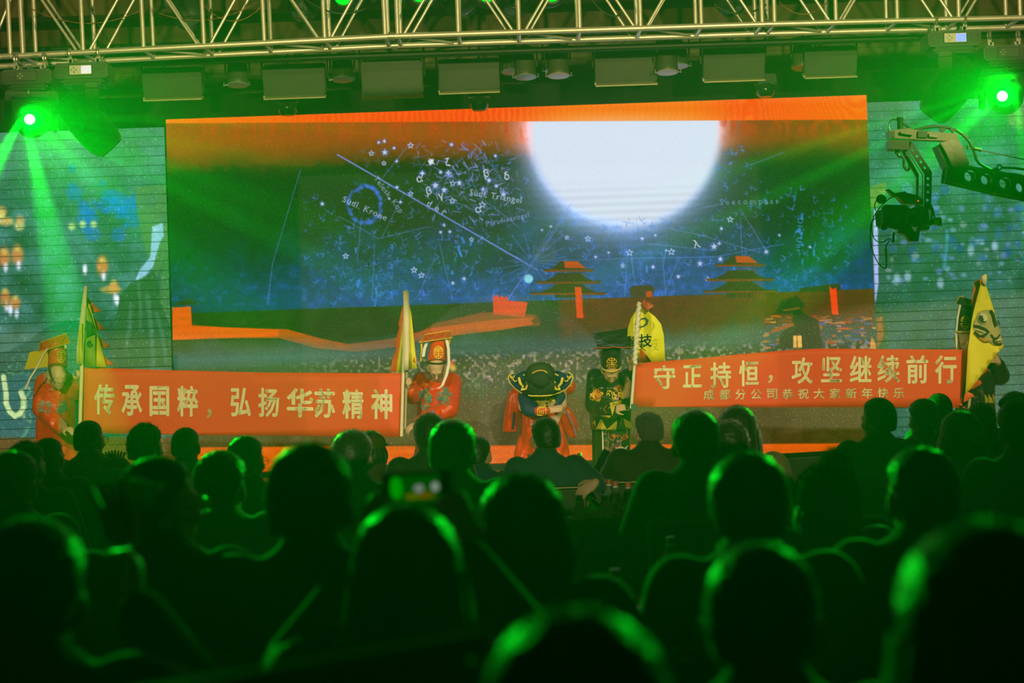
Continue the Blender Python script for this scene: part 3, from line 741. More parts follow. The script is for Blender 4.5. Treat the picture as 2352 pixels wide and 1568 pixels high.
# ---------------------------------------------------------------- moving heads
lens_on = emis('lamp_lens_lit', (.0, 1., .01), 2.6)
lens_hot = emis('lamp_lens_core', (.8, 1., .75), 12.)
disp_w = emis('display_white', (.85, .72, .70), 1.1); disp_b = emis('display_blue', (.25, .30, 1.), 1.6)
panel_m = mat('display_panel_grey', (.50, .46, .38), .35)
def moving_head(px, py, Y, axis, label, lit=False, disp=None, baserot=0., base=True, size=1., arm=.40):
    """px,py: middle of the base; the head hangs arm metres below and points along axis"""
    o = at(px, py, Y) if px is not None else py
    r = empty('moving_head_light', o, 0, label, 'stage light', 'moving heads on the truss'); q = size
    if base:
        MB().box((0, 0, 0), (.42 * q, .30 * q, .125 * q), bev=.012).obj('base', grey_body, r)
        MB().box((0, 0, -.085 * q), (.34 * q, .26 * q, .06 * q), bev=.02).obj('base_foot', black_body, r)
        for sx in (-1, 1):
            for k in range(7): MB().box((sx * .152 * q, -.152 * q, -.042 * q + k * .0125 * q), (.085 * q, .006, .005)).obj('vent_slat', black_body, r)
            MB().box((sx * .105 * q, .02, .085 * q), (.03, .10, .05)).obj('bracket', alu_dark, r)
            c = MB(); pts = [(sx * .115, -.02 + .036 * cos(a), .16 + .036 * sin(a)) for a in np.linspace(-1.4, 4.2, 12)]
            c.tube(pts, .010, 6); c.box((sx * .115, -.02, .105), (.032, .02, .05)); c.obj('clamp', alu_dark, r, True)
        MB().box((0, -.150 * q, 0), (.20 * q, .012, .095 * q), bev=.004).obj('display_bezel', black_body, r)
        MB().box((0, -.157 * q, 0), (.175 * q, .008, .072 * q)).obj('display_plate', panel_m if disp is not None else grey_body, r)
        if disp is not None: MB().box((.045 * q, -.163 * q, 0), (.078 * q, .006, .060 * q)).obj('display_screen', disp, r)
        for (dx, dz) in ((-.05, .018), (-.05, -.018), (-.068, 0), (-.032, 0)): MB().lathe([(.007, 0), (.007, .006), (.004, .008)], 10, (dx * q, -.160 * q, dz * q), rotm(pi / 2)).obj('button', alu_dark, r)
        MB().lathe([(.012, 0), (.012, .05), (.006, .055)], 10, (0, -.08, -.135)).obj('lock_knob', alu_dark, r)
    ax = Vector(axis).normalized(); cz = -arm * q
    side = Vector((0, 0, 1)).cross(ax); side.z = 0
    side = side.normalized() if side.length > .1 else Vector((1, 0, 0))
    Ry = Matrix((side, Vector((-side.y, side.x, 0)), Vector((0, 0, 1)))).transposed()
    for s in (-1, 1):
        c = MB(); c.prism([(s * .17 * q, -.12 * q), (s * .225 * q, -.16 * q), (s * .225 * q, cz - .07 * q), (s * .20 * q, cz - .10 * q), (s * .165 * q, cz - .07 * q), (s * .165 * q, -.2 * q)][::s], -.055 * q, .055 * q, Ry)
        c.obj('yoke_arm', mat('yoke_grey', (.035, .035, .028), .5), r)
    MB().box((0, 0, -.135 * q), (.44 * q, .11 * q, .05 * q), Ry, bev=.01).obj('yoke_bridge', grey_body, r)
    ay = ax.cross(side).normalized(); Rh = Matrix((side, ay, ax)).transposed(); c0 = Vector((0, 0, cz))
    prof = [(.085, -.26), (.115, -.24), (.14, -.10), (.15, .02), (.155, .10), (.145, .20), (.125, .26), (.10, .275)]
    MB().lathe([(a * q, b * q) for a, b in prof], 20, c0, Rh).obj('head_shell', black_body, r, True)
    for k in range(6): MB().box(c0 + Rh @ Vector((0, .142 * q, (-.10 + k * .022) * q)), (.16 * q, .012, .008), Rh).obj('head_vent', grey_body, r)
    lz = .272
    if lit:
        MB().lathe([(.005, .01), (.05 * q, .018), (.082 * q, .012), (.084 * q, -.004)][::-1], 24, c0 + Rh @ Vector((0, 0, lz * q + .004)), Rh).obj('lens', lens_on, r, True, label='glowing green lens')
        MB().lathe([(.005, .008), (.03 * q, .006), (.043 * q, 0)][::-1], 20, c0 + Rh @ Vector((-.022 * q, .008 * q, lz * q + .024)), Rh).obj('lamp_core', lens_hot, r, True)
    else:
        MB().lathe([(.005, .02), (.05 * q, .015), (.09 * q, 0)][::-1], 20, c0 + Rh @ Vector((0, 0, lz * q)), Rh).obj('lens', glass_l, r, True)
    c = MB(); pts = [(.098 * q * cos(a), .098 * q * sin(a), lz * q) for a in np.linspace(0, 2 * pi, 25)]
    c.tube([c0 + Rh @ Vector(p) for p in pts], .012 * q, 6, False); c.obj('lens_ring', black_body, r, True)
    return r
def facing(p, t): return (Vector(t) - Vector(p)).normalized()
moving_head(196, 168, 14.0, (.62, .30, -.72), 'grey moving head on the left with lit white display, head tipped right', disp=disp_w, arm=.40)
moving_head(2183, 95, 14.0, (-.60, .30, -.74), 'moving head on the right with blue display, head tipped left', disp=disp_b, arm=.38)
moving_head(None, LAMPL + Vector((-.035, .36, .335)), 0, facing(LAMPL, (0, 0, 1.6)), 'leftmost moving head with glaring green lens', lit=True, arm=.36, size=.92)
moving_head(None, LAMPR + Vector((.035, .36, .27)), 0, facing(LAMPR, (0, 0, 1.6)), 'rightmost moving head with glaring green lens', lit=True, arm=.36, size=.92)
for i, (px, dx, lab) in enumerate(((790, -.2, 'leftmost of the four green lit lamps at the top edge'), (968, -.05, 'second from left of the green lit lamps at the top edge'),
                              (1113, .05, 'third from left of the green lit lamps at the top edge'), (1252, .15, 'rightmost of the four green lit lamps at the top edge'))):
    moving_head(px + 14 * (i == 0), -104 if i == 0 else -110, 14.75, (dx, -1, -.28), lab, lit=True, arm=.36, size=.92)
for (px, py, ax, lab) in ((705, -105, (-.3, -.3, -1), 'unlit black fixture behind the truss left of the green lamps'), (425, -85, (.2, -.4, -1), 'unlit black fixture behind the second truss bay'),
                          (1035, -108, (.4, -.2, -.8), 'unlit black fixture between the two middle green lamps'), (1190, -112, (-.3, -.3, -.9), 'unlit black fixture right of the middle green lamps'), (1665, -118, (.2, -.3, -1), 'unlit black fixture high above the right end of the moon')):
    moving_head(px, py, 15.4, ax, lab, arm=.34, size=.95)
# ---------------------------------------------------------------- upstage fixtures
flood_m = mat('flood_housing', (.05, .055, .038), .5, noise=.5, nscale=6); lip_m = mat('flood_lip', (.55, .50, .28), .5); lip_red_lit = mat('flood_lip_red_lit', (.6, .12, .06), .4)  # red light on one flood's lower lip is painted into its colour
def bar_z(px): return at(px, 118 - (px + 60) * 82 / 2480, 16.0)
def flood(px, py, w_, h_, Y, label, lip=lip_m, tilt=.35):
    o = at(px, py, Y); r = empty('flood_light', o, 0, label, 'stage light', 'flood lights over the stage'); k = Y / F; W_, H_ = w_ * k, h_ * k
    R = rotm(tilt)
    MB().box((0, 0, 0), (W_, .16, H_), R, bev=.01).obj('housing', flood_m, r)
    for i in range(6): MB().box(R @ Vector((0, -.085, H_ * (.5 - .04 - i * .045))), (W_ * .96, .012, H_ * .02), R).obj('cooling_fin', grey_body, r)
    MB().box(R @ Vector((0, -.07, -H_ * .58)), (W_, .10, .012), R).obj('barn_door', lip, r)
    MB().box(R @ Vector((-W_ * .5, -.03, -H_ * .54)), (.012, .10, H_ * .1), R).obj('barn_door', lip, r)
    MB().box(R @ Vector((0, .02, -H_ * .53)), (W_ * .92, .1, .01), R).obj('lamp_face', glass_l, r)
    for s in (-1, 1): MB().tube([(s * W_ * .53, 0, 0), (s * W_ * .53, 0, H_ * .9), (s * W_ * .2, 0, H_ * .98)], .010, 6).obj('bracket', black_body, r)
    MB().tube([(-W_ * .2, 0, H_ * .98), (W_ * .2, 0, H_ * .98)], .010, 6).obj('bracket', black_body, r)
    MB().tube([(0, 0, H_ * .98), (0, 0, H_ * 1.25), bar_z(px) - Vector(o)], .012, 6).obj('hanging_stem', black_body, r)
    MB().tube(sag(Vector((W_ * .1, 0, H_ * 1.1)), Vector((-W_ * .3, .05, H_ * .5)), .03), .006, 5).obj('power_cord', cable_b, r)
flood(398, 188, 135, 62, 16.0, 'flood light left of the first wide housing, over the left end of the screen')
flood(677, 182, 142, 66, 16.0, 'flood light with a bright lower lip, over the left part of the red bar')
flood(901, 176, 140, 76, 15.3, 'large flood light with a red lit lower edge', lip_red_lit)
flood(1077, 170, 140, 66, 16.0, 'flood light directly left of the double round lamps')
flood(1437, 152, 142, 66, 16.0, 'flood light with a yellow lower lip above the moon')
flood(1684, 144, 140, 64, 16.0, 'flood light above the right end of the moon')
flood(1905, 138, 120, 60, 16.0, 'dim flood light above the right end of the red bar')
rim_b = mat('par_mesh_blue', (.25, .29, .33), .4, .2); rim_p = mat('par_mesh_pink', (.42, .30, .30), .4, .2); rim_r = mat('par_mesh_red', (.35, .06, .04), .4)
par_body = mat('par_can', (.055, .06, .035), .45)
def par(px, py, label, m=rim_b, w_=50, Y=16.1, h_=62, tx=0.):
    """px,py: centre of the round front mesh at the bottom"""
    o = at(px, py, Y); r = empty('par_light', o, 0, label, 'stage light', 'round lamps over the stage'); k = Y / F; q = w_ * k / 2; h = h_ * k
    R = rotm(-.12, tx)
    MB().lathe([(q, 0), (q * 1.04, .01), (q * .98, .04), (q * .96, h * .5), (q * .85, h * .8), (q * .5, h * .97), (.01, h)], 20, (0, 0, .01), R).obj('can', par_body, r, True)
    MB().lathe([(.005, -.004), (q * .9, -.002), (q, 0), (q, .008)], 20, (0, 0, 0), R).obj('front_mesh', m, r, True)
    for s in (-1, 1):
        MB().tube([(s * q * .85, -q * .6, .0), (s * q * 1.2, -q * .7, -.012), (s * q * 1.15, -q * .6, .02)], .006, 5).obj('filter_clip', m, r)
        MB().tube([(s * q * 1.1, 0, h * .4), (s * q * 1.12, 0, h * 1.1), (0, 0, h * 1.18)], .009, 6).obj('bracket', black_body, r)
    MB().tube([(0, 0, h * 1.15), bar_z(px) - Vector(o)], .012, 6).obj('hanging_stem', black_body, r)
for (x, y, lab, m, *yy) in ((546, 196, 'black round lamp between the first two floods at left', rim_b), (787, 184, 'black round lamp left of the large red lit flood', rim_b),
                    (1176, 166, 'round lamp with bluish mesh, left lamp of the left pair', rim_b), (1207, 178, 'round lamp with bluish mesh, right lamp of the left pair', rim_b, 15.8),
                    (1276, 163, 'round lamp with pale blue mesh, upper lamp of the right pair', rim_b), (1283, 175, 'round lamp with pink mesh, lower lamp of the right pair', rim_p, 15.8),
                    (1533, 167, 'round lamp with pink mesh right of the yellow lipped flood', rim_p, 15.8), (1556, 153, 'round lamp with blue mesh right of the yellow lipped flood', rim_b),
                    (1846, 157, 'round lamp with dull red mesh above the right of the red bar', rim_r)):
    par(x, y, lab, m, Y=yy[0] if yy else 16.1)
# small ceiling mounted speakers / domes hanging in front of the drape
def dome(px, py, lab):
    r = empty('small_moving_lamp', at(px, py, 16.4), 0, lab, 'stage light', 'small black domes above the screen')
    MB().box((0, 0, 0), (.20, .16, .10), bev=.015).obj('housing', black_body, r)
    MB().lathe([(.06, -.16), (.085, -.13), (.09, -.06), (.08, -.04)], 18).obj('dome', mat('dome_gloss', (.02, .02, .02), .12), r, True)
    c = MB(); c.tube([(.035 * cos(a), -.082, .012 * sin(a)) for a in np.linspace(0, 2 * pi, 17)], .003, 5, False); c.obj('ring_mark', alu_dark, r, True)
    MB().tube([(0, 0, .04), bar_z(px) - Vector(r.location)], .012, 6).obj('hanging_stem', black_body, r)
dome(660, 226, 'small black dome lamp under the second flood light'); dome(1757, 184, 'small black dome lamp under the flood right of the moon'); dome(1100, 215, 'small black dome lamp under the flood left of the round lamps')
# ---------------------------------------------------------------- people
skin_m = mat('skin', (.62, .40, .26), .5, noise=.08, nscale=14)
hair_m = mat('black_hair', (.012, .010, .008), .40, sheen=.6, noise=.3, nscale=70, bump=.25)
hair_g = mat('grey_hair', (.10, .09, .075), .55, sheen=.3, noise=.6, nscale=90, bump=.7)
def remesh(mb, voxel, smooth=2, sf=.5):
    me = bpy.data.meshes.new('tmp'); me.from_pydata([tuple(v) for v in mb.v], [], mb.f)
    o = bpy.data.objects.new('tmp', me); COL.objects.link(o)
    m = o.modifiers.new('r', 'REMESH'); m.mode = 'VOXEL'; m.voxel_size = voxel; m.use_smooth_shade = True
    if smooth: s = o.modifiers.new('s', 'SMOOTH'); s.iterations = smooth; s.factor = sf
    dg = bpy.context.evaluated_depsgraph_get()
    r = bpy.data.meshes.new_from_object(o.evaluated_get(dg))
    bpy.data.objects.remove(o); bpy.data.meshes.remove(me)
    return r
def cap(mb, p0, p1, r0, r1, n=12):
    p0 = Vector(p0); p1 = Vector(p1)
    mb.tube([p0, p1], [r0, r1], n); mb.ell(p0, (r0,) * 3, None, n, 8); mb.ell(p1, (r1,) * 3, None, n, 8)
def chain(mb, pts, rs, n=12):
    for a, b, c, d in zip(pts[:-1], pts[1:], rs[:-1], rs[1:]): cap(mb, a, b, c, d, n)
def loft(mb, secs, n=24, pw=2.3):
    """secs: (centre, rx, ry, tilt about x)"""
    vs = []
    for (c, rx, ry, t) in secs:
        R = rotm(t)
        for k in range(n):
            a = 2 * pi * k / n; ca, sa = cos(a), sin(a)
            x = rx * abs(ca) ** (2 / pw) * (1 if ca >= 0 else -1); y = ry * abs(sa) ** (2 / pw) * (1 if sa >= 0 else -1)
            vs.append(Vector(c) + R @ Vector((x, y, 0)))
    fs = []
    for i in range(len(secs) - 1):
        for k in range(n):
            k2 = (k + 1) % n; fs.append((i * n + k, i * n + k2, (i + 1) * n + k2, (i + 1) * n + k))
    fs.append(tuple(range(n))[::-1]); fs.append(tuple((len(secs) - 1) * n + k for k in range(n)))
    mb.add(vs, fs)
def hand(mb, wrist, d, up, side, curl=.5, s=1., spread=.12):
    """d: pointing direction, up: back of the hand, side +1/-1: side of the thumb along d x up"""
    d = Vector(d).normalized(); up = Vector(up); up = (up - d * up.dot(d)).normalized(); x = d.cross(up) * side; w = Vector(wrist)
    R = Matrix((x, d, up)).transposed()
    mb.ell(w + d * .045 * s, (.040 * s, .052 * s, .016 * s), R, 12, 8); mb.ell(w + d * .02 * s, (.027 * s, .035 * s, .018 * s), R, 10, 8)
    for i, (ox, L) in enumerate(((.030, .072), (.010, .080), (-.010, .075), (-.029, .058))):
        p = w + d * (.078 * s) + x * ox * s * .95; dd = (d + x * ox * spread * 8).normalized(); a = 0; seg = [p - dd * .03 * s, p]
        for f in (.45, .32, .23):
            a += curl * (.9 + .1 * i); q = dd * cos(a) - up * sin(a); seg.append(seg[-1] + q * L * f * s)
        chain(mb, seg, [.0095 * s, .0095 * s, .009 * s, .0082 * s, .0072 * s], 8)
    t0 = w + d * .018 * s + x * .024 * s; q1 = (x * .8 + d * .65 - up * .25).normalized(); q2 = (x * .25 + d * .9 - up * (.2 + curl * .5)).normalized()
    t1 = t0 + q1 * .036 * s; t2 = t1 + q2 * .030 * s; chain(mb, [t0, t1, t2, t2 + q2 * .020 * s], [.013 * s, .011 * s, .0098 * s, .0085 * s], 8)
def head_shapes(mb, c, R, s=1., face=True):
    c = Vector(c); P = lambda x, y, z: c + R @ Vector((x * s, y * s, z * s))
    E_ = lambda x, y, z, a, b, d: mb.ell(P(x, y, z), (a * s, b * s, d * s), R, 16, 12)
    E_(0, -.012, .030, .076, .094, .082); E_(0, .020, .000, .066, .072, .080); E_(0, .030, -.055, .052, .056, .050); E_(0, .062, -.088, .024, .022, .020)
    E_(0, .080, .022, .050, .014, .014); E_(.036, .062, -.022, .024, .022, .022); E_(-.036, .062, -.022, .024, .022, .022)
    chain(mb, [P(0, .090, .008), P(0, .102, -.014), P(0, .110, -.027)], [.007 * s, .009 * s, .012 * s], 8)
    E_(.011, .098, -.030, .009, .010, .007); E_(-.011, .098, -.030, .009, .010, .007)
    E_(0, .088, -.054, .022, .010, .0055); E_(0, .086, -.064, .019, .010, .006)
    for q in (-1, 1):
        E_(q * .031, .076, .004, .0155, .013, .010)
        mb.ell(P(q * .085, -.010, -.010), (.0095 * s, .020 * s, .034 * s), R @ rotm(0, 0, q * .55), 10, 8); mb.ell(P(q * .074, .0, -.036), (.008 * s, .010 * s, .012 * s), R, 8, 6)
def hair_mesh(style='short', seed=1):
    """hair in head space: origin at the head centre, +y the face"""
    rs = random.Random(seed); nu, nv = 64, 44; vs, fs = [], []
    off = Vector((rs.random() * 9, 3, 2)); long_ = style in ('long', 'bob')
    for j in range(nv + 1):
        th = pi * j / nv
        for i in range(nu):
            ph = 2 * pi * i / nu; d = Vector((sin(th) * cos(ph), sin(th) * sin(ph), cos(th)))
            front = d.y; el = d.z
            r = 1 / sqrt((d.x / .077) ** 2 + ((d.y) / .096) ** 2 + (max(0, d.z) / .086) ** 2 + (min(0, d.z) / .115) ** 2)
            # hair line by direction
            az = abs(atan2(d.x, -d.y))          # 0 at the nape, pi at the face
            hl = -.62 if az < .9 else (-.62 + (az - .9) / .7 * .72 if az < 1.6 else (.10 + (az - 1.6) * .55 if az < 2.4 else .54 + (az - 2.4) * .12))
            if long_: hl = min(hl, -.95) if az < 1.75 else hl - .12
            m = min(1, max(0, (el - hl) / .16))
            n = mnoise.noise(d * 9 + off) * .6 + mnoise.noise(d * 26 + off) * .4
            t = {'short': .011, 'buzz': .006, 'full': .018, 'spiky': .014, 'thin': .005, 'long': .022, 'bob': .024}[style]
            t += n * (.006 if style != 'spiky' else .012) + (.006 * max(0, el) if style in ('full', 'spiky') else 0)
            if style == 'thin' and el > .75: t = -.002
            rr = r * 1.0 + (t * m - .014 * (1 - m))
            p = d * rr + Vector((0, -.012, .030 * (.5 + .5 * max(-1, min(1, el * 2)))))
            vs.append(p)
    for j in range(nv):
        for i in range(nu):
            k = (i + 1) % nu; fs.append((j * nu + i, (j + 1) * nu + i, (j + 1) * nu + k, j * nu + k))
    n0 = len(vs); base = list(vs)
    # loose strand tips breaking the outline
    for k in range(1500 if style not in ('buzz', 'thin') else 700):
        idx = rs.randrange(nu * 2, n0 - nu); p = base[idx]; d = Vector((p.x / .08, p.y / .1, p.z / .09)).normalized()
        el = d.z; az = abs(atan2(d.x, -d.y))
        if el < -.35 and az < 1.2 or (az > 1.5 and el < .35) or el < -.6: continue
        L = {'short': .010, 'buzz': .006, 'full': .014, 'spiky': .020, 'thin': .006, 'long': .014, 'bob': .014}[style] * rs.uniform(.4, 1.2)
        tang = Vector((rs.uniform(-1, 1), rs.uniform(-1, 1), rs.uniform(-1.2, .4))); q = (d * .75 + tang * (.55 if style != 'spiky' else .25)).normalized()
        s_ = d.cross(q).normalized() * .0011; b = p - d * .002
        vs += [b - s_, b + s_, b + q * L]; fs.append((len(vs) - 3, len(vs) - 2, len(vs) - 1))
    if style in ('long', 'bob'):
        L = .30 if style == 'long' else .12; m = 40; rows = 14; b0 = len(vs)
        for j in range(rows + 1):
            z = .02 - (L + .02) * j / rows
            for i in range(m + 1):
                a = -2.0 + 4.0 * i / m; wv = .006 * sin(i * 1.9 + j * .25) + .004 * sin(i * 4.1)
                f = 1 + .18 * sin(pi * min(1, j / rows)) ; x = sin(a) * (.100 * f + wv); y = -cos(a) * (.108 * f * (1 - .10 * j / rows) + wv) - .01
                vs.append(Vector((x, y, z)))
        for j in range(rows):
            for i in range(m): fs.append((b0 + j * (m + 1) + i, b0 + (j + 1) * (m + 1) + i, b0 + (j + 1) * (m + 1) + i + 1, b0 + j * (m + 1) + i + 1))
    me = bpy.data.meshes.new('hair_' + style); me.from_pydata([tuple(v) for v in vs], [], fs)
    me.polygons.foreach_set('use_smooth', [True] * len(me.polygons))
    return me
HAIR = {}
def get_hair(style, seed=1):
    if (style, seed) not in HAIR: HAIR[(style, seed)] = hair_mesh(style, seed)
    return HAIR[(style, seed)]
def link(name, me, parent, m=None, loc=None, rot=None, scale=None, label=None):
    o = bpy.data.objects.new(name, me); COL.objects.link(o); o.parent = parent
    if m is not None:
        if len(me.materials) == 0: me.materials.append(m)
        o.material_slots[0].link = 'OBJECT'; o.material_slots[0].material = m
    if loc is not None: o.location = loc
    if rot is not None: o.rotation_euler = rot
    if scale is not None: o.scale = (scale,) * 3
    if label: o['label'] = label
    return o
# seated templates: origin on the floor under the hips, facing +y (the stage)
HEADC = Vector((0, .055, 1.170))
def seated(pose, yaw=0., pitch=0., jacket_fat=.020):
    """returns body mesh, jacket mesh, trousers mesh, head matrix"""
    R = rotm(pitch, 0, yaw)
    sh = {s: Vector((s * .165, .015, 1.005)) for s in (-1, 1)}
    el = {s: Vector((s * .245, .06, .735)) for s in (-1, 1)}; wr = {s: Vector((s * .12, .30, .66)) for s in (-1, 1)}; hd = {s: Vector((-s * .35, .9, -.1)) for s in (-1, 1)}
    up = {s: Vector((0, .2, 1)) for s in (-1, 1)}; cu = {-1: .35, 1: .35}
    if pose == 'table':
        for s in (-1, 1): el[s] = Vector((s * .26, .16, .76)); wr[s] = Vector((s * .10, .40, .80))
    if pose == 'phone':
        for s in (-1, 1): el[s] = Vector((s * .25, .24, .96)); wr[s] = Vector((s * .085, .40, 1.185)); hd[s] = Vector((-s * .1, .25, 1)); up[s] = Vector((s * .4, -1, .1)); cu[s] = .45
    if pose == 'clap':
        for s in (-1, 1): el[s] = Vector((s * .25, .17, .80)); wr[s] = Vector((s * .07, .33, .98)); hd[s] = Vector((0, .3, 1)); up[s] = Vector((s, 0, 0)); cu[s] = .7
        el[-1] = Vector((-.245, .06, .735)); wr[-1] = Vector((-.12, .30, .66)); hd[-1] = Vector((.35, .9, -.1)); up[-1] = Vector((0, .2, 1))
    if pose == 'armrest':      # right hand laid on the back of the chair
        el[1] = Vector((.34, -.04, .84)); wr[1] = Vector((.27, -.27, .93)); hd[1] = Vector((-.7, -.2, -.4)); up[1] = Vector((0, -.8, .6)); cu[1] = .5
    if pose == 'clap_high':
        el[1] = Vector((.25, .22, .93)); wr[1] = Vector((.10, .36, 1.12)); hd[1] = Vector((0, .3, 1)); up[1] = Vector((1, 0, 0)); cu[1] = .8
    if pose == 'phone_left':
        el[-1] = Vector((-.27, .20, .80)); wr[-1] = Vector((-.20, .36, .98)); hd[-1] = Vector((0, .2, 1)); up[-1] = Vector((-1, .2, 0)); cu[-1] = .6
    b = MB()
    loft(b, [((0, -.02, .47), .165, .12, 0), ((0, -.02, .56), .17, .125, 0), ((0, -.01, .68), .145, .105, 0), ((0, .0, .80), .155, .110, 0), ((0, .01, .93), .175, .110, 0), ((0, .015, 1.01), .165, .085, 0), ((0, .02, 1.05), .09, .06, 0)])
    chain(b, [(0, .01, 1.0), (0, .03, 1.07), (0, .042, 1.13)], [.070, .062, .060]); 
    head_shapes(b, HEADC, R)
    for s in (-1, 1):
        chain(b, [sh[s], el[s], wr[s]], [.055, .040, .027]); hand(b, wr[s], hd[s], up[s], s if pose != 'phone' else s, cu[s], .98)
        chain(b, [(s * .09, .0, .52), (s * .12, .40, .50), (s * .12, .38, .10)], [.080, .056, .040]); chain(b, [(s * .12, .36, .05), (s * .125, .48, .035)], [.040, .030])
    body = remesh(b, .0085, 2, .4)
    j = MB(); f = jacket_fat
    loft(j, [((0, -.02, .50), .185, .145, 0), ((0, -.02, .62), .175 + f * .4, .135, 0), ((0, 0, .80), .175 + f, .130 + f * .5, 0), ((0, .01, .93), .195 + f, .130 + f * .4, 0), ((0, .015, 1.005), .185 + f * .6, .105 + f * .3, 0), ((0, .018, 1.045), .138, .088, 0), ((0, .022, 1.085), .085, .074, 0)])
    cap(j, (0, .018, 1.02), (0, .028, 1.075), .088, .074)
    for s in (-1, 1):
        chain(j, [sh[s] + Vector((0, 0, -.005)), el[s], wr[s].lerp(el[s], .10)], [.071 + f * .5, .058 + f * .4, .042 + f * .2])
    jk = remesh(j, .013, 3, .5)
    t = MB(); loft(t, [((0, -.02, .455), .18, .135, 0), ((0, -.02, .54), .185, .14, 0)])
    for s in (-1, 1): chain(t, [(s * .09, .0, .52), (s * .12, .40, .505), (s * .12, .38, .12)], [.092, .070, .060])
    tr = remesh(t, .018, 2)
    return body, jk, tr, R
shoe_me = MB().ell((0, .05, .045), (.048, .13, .045)).box((0, .04, .012), (.09, .25, .024), bev=.01)
_so = shoe_me.obj('shoe', mat('shoe_black', (.015, .012, .01), .3), None, True); SHOE = _so.data; bpy.data.objects.remove(_so)
SE = {}
def get_seated(pose, yaw, pitch, fat):
    k = (pose, yaw, pitch, fat)
    if k not in SE: SE[k] = seated(pose, yaw, pitch, fat)
    return SE[k]
# chair
vel = mat('chair_velvet', (.045, .05, .03), .8, sheen=.3, noise=.3, nscale=25); chrome = mat('chair_frame_metal', (.13, .12, .08), .4, .9)
def make_chair(m_=None):
    m_ = m_ or vel
    r = empty('banquet_chair', (0, 0, 0), 0, 'x', 'chair')
    MB().box((0, .02, .44), (.44, .44, .07), bev=.025).obj('seat', m_, r, True)
    vs, fs = [], []
    n, mm = 10, 8
    b = MB().box((0, -.235, .705), (.40, .035, .40), bev=.015); b.obj('backrest', m_, r, True)
    for s in (-1, 1):
        MB().tube([(s * .205, -.20, .42), (s * .207, -.235, .52), (s * .207, -.238, .905)], .012, 8).obj('back_frame', chrome, r, True)
        MB().tube([(s * .19, -.17, .42), (s * .20, -.24, .01)], .012, 8).obj('leg', chrome, r, True)
        MB().tube([(s * .19, .20, .42), (s * .20, .23, .01)], .012, 8).obj('leg', chrome, r, True)
    MB().tube([(-.207, -.238, .905), (.207, -.238, .905)], .012, 8).obj('top_rail', chrome, r, True)
    return r
chair0 = make_chair(); chair_used = [False]
def chair(x, y, rz, label, group='banquet chairs round the tables', scale=1.):
    c = chair0 if not chair_used[0] else copy_tree(chair0); chair_used[0] = True
    c.location = (x, y, 0); c.rotation_euler = (0, 0, rz); c['label'] = label; c['group'] = group; c.scale = (scale,) * 3
    return c
# ---------------------------------------------------------------- cloth, poles, banners
PY = 15.5          # the performers' line on the stage
def satin(name, col, rough=.34, bump=.9, scale=11):
    return mat(name, col, rough, 0, spec=.6, bump=bump, nscale=scale, sheen=.15)
red_sat = satin('red_satin', (.72, .045, .015)); blk_sat = satin('black_satin', (.018, .02, .018), .28)
red_ban = mat('banner_red', (.78, .06, .025), .62, bump=.15, nscale=3); cream = mat('cream_cloth', (.82, .72, .50), .8, bump=.2, nscale=12)
yel = mat('flag_yellow', (.80, .72, .05), .6, bump=.2, nscale=8); yel2 = mat('flag_yellow_bright', (.86, .86, .04), .55, bump=.2, nscale=8); org = mat('flag_orange_edge', (.75, .12, .03), .6)
gold = mat('gold_thread', (.85, .50, .06), .45, .2); goldy = mat('yellow_thread', (.90, .72, .10), .5)
teal = mat('teal_thread', (.10, .34, .34), .5); white_c = mat('white_cloth', (.80, .78, .72), .7); navy = mat('navy_cloth', (.02, .035, .13), .6); letter = mat('lettering_cream', (.88, .80, .55), .7)
dgreen = mat('flag_print_dark', (.03, .07, .05), .6); pink = mat('pink_thread', (.75, .30, .45), .5); redth = mat('red_thread', (.70, .09, .04), .5)
def cloth(name, pts, Y, m, parent, th=.006, wave=None, cut=.10, label=None):
    bm = bmesh.new(); P = [at(x, y, Y) for x, y in pts]
    bm.faces.new([bm.verts.new(p) for p in P])
    xs = [p.x for p in P]; zs = [p.z for p in P]
    if wave:
        for ax, lo, hi in (((1, 0, 0), min(xs), max(xs)), ((0, 0, 1), min(zs), max(zs))):
            k = lo + cut
            while k < hi - 1e-3:
                bmesh.ops.bisect_plane(bm, geom=bm.verts[:] + bm.edges[:] + bm.faces[:], plane_co=Vector(ax) * k, plane_no=ax); k += cut
        for v in bm.verts: v.co.y += wave(v.co.x, v.co.z)
    bmesh.ops.triangulate(bm, faces=[f for f in bm.faces if len(f.verts) > 4])
    bm.normal_update()
    if sum((f.normal.y * f.calc_area() for f in bm.faces)) > 0: bmesh.ops.reverse_faces(bm, faces=bm.faces[:])
    inv = Matrix.Translation(-Vector(parent.location)) if parent is not None else Matrix.Identity(4)
    for v in bm.verts: v.co = inv @ v.co
    me = bpy.data.meshes.new(name); bm.to_mesh(me); bm.free(); me.materials.append(m)
    me.polygons.foreach_set('use_smooth', [True] * len(me.polygons))
    o = bpy.data.objects.new(name, me); COL.objects.link(o); o.parent = parent
    if th: s = o.modifiers.new('s', 'SOLIDIFY'); s.thickness = th; s.offset = -1
    if label: o['label'] = label
    return o
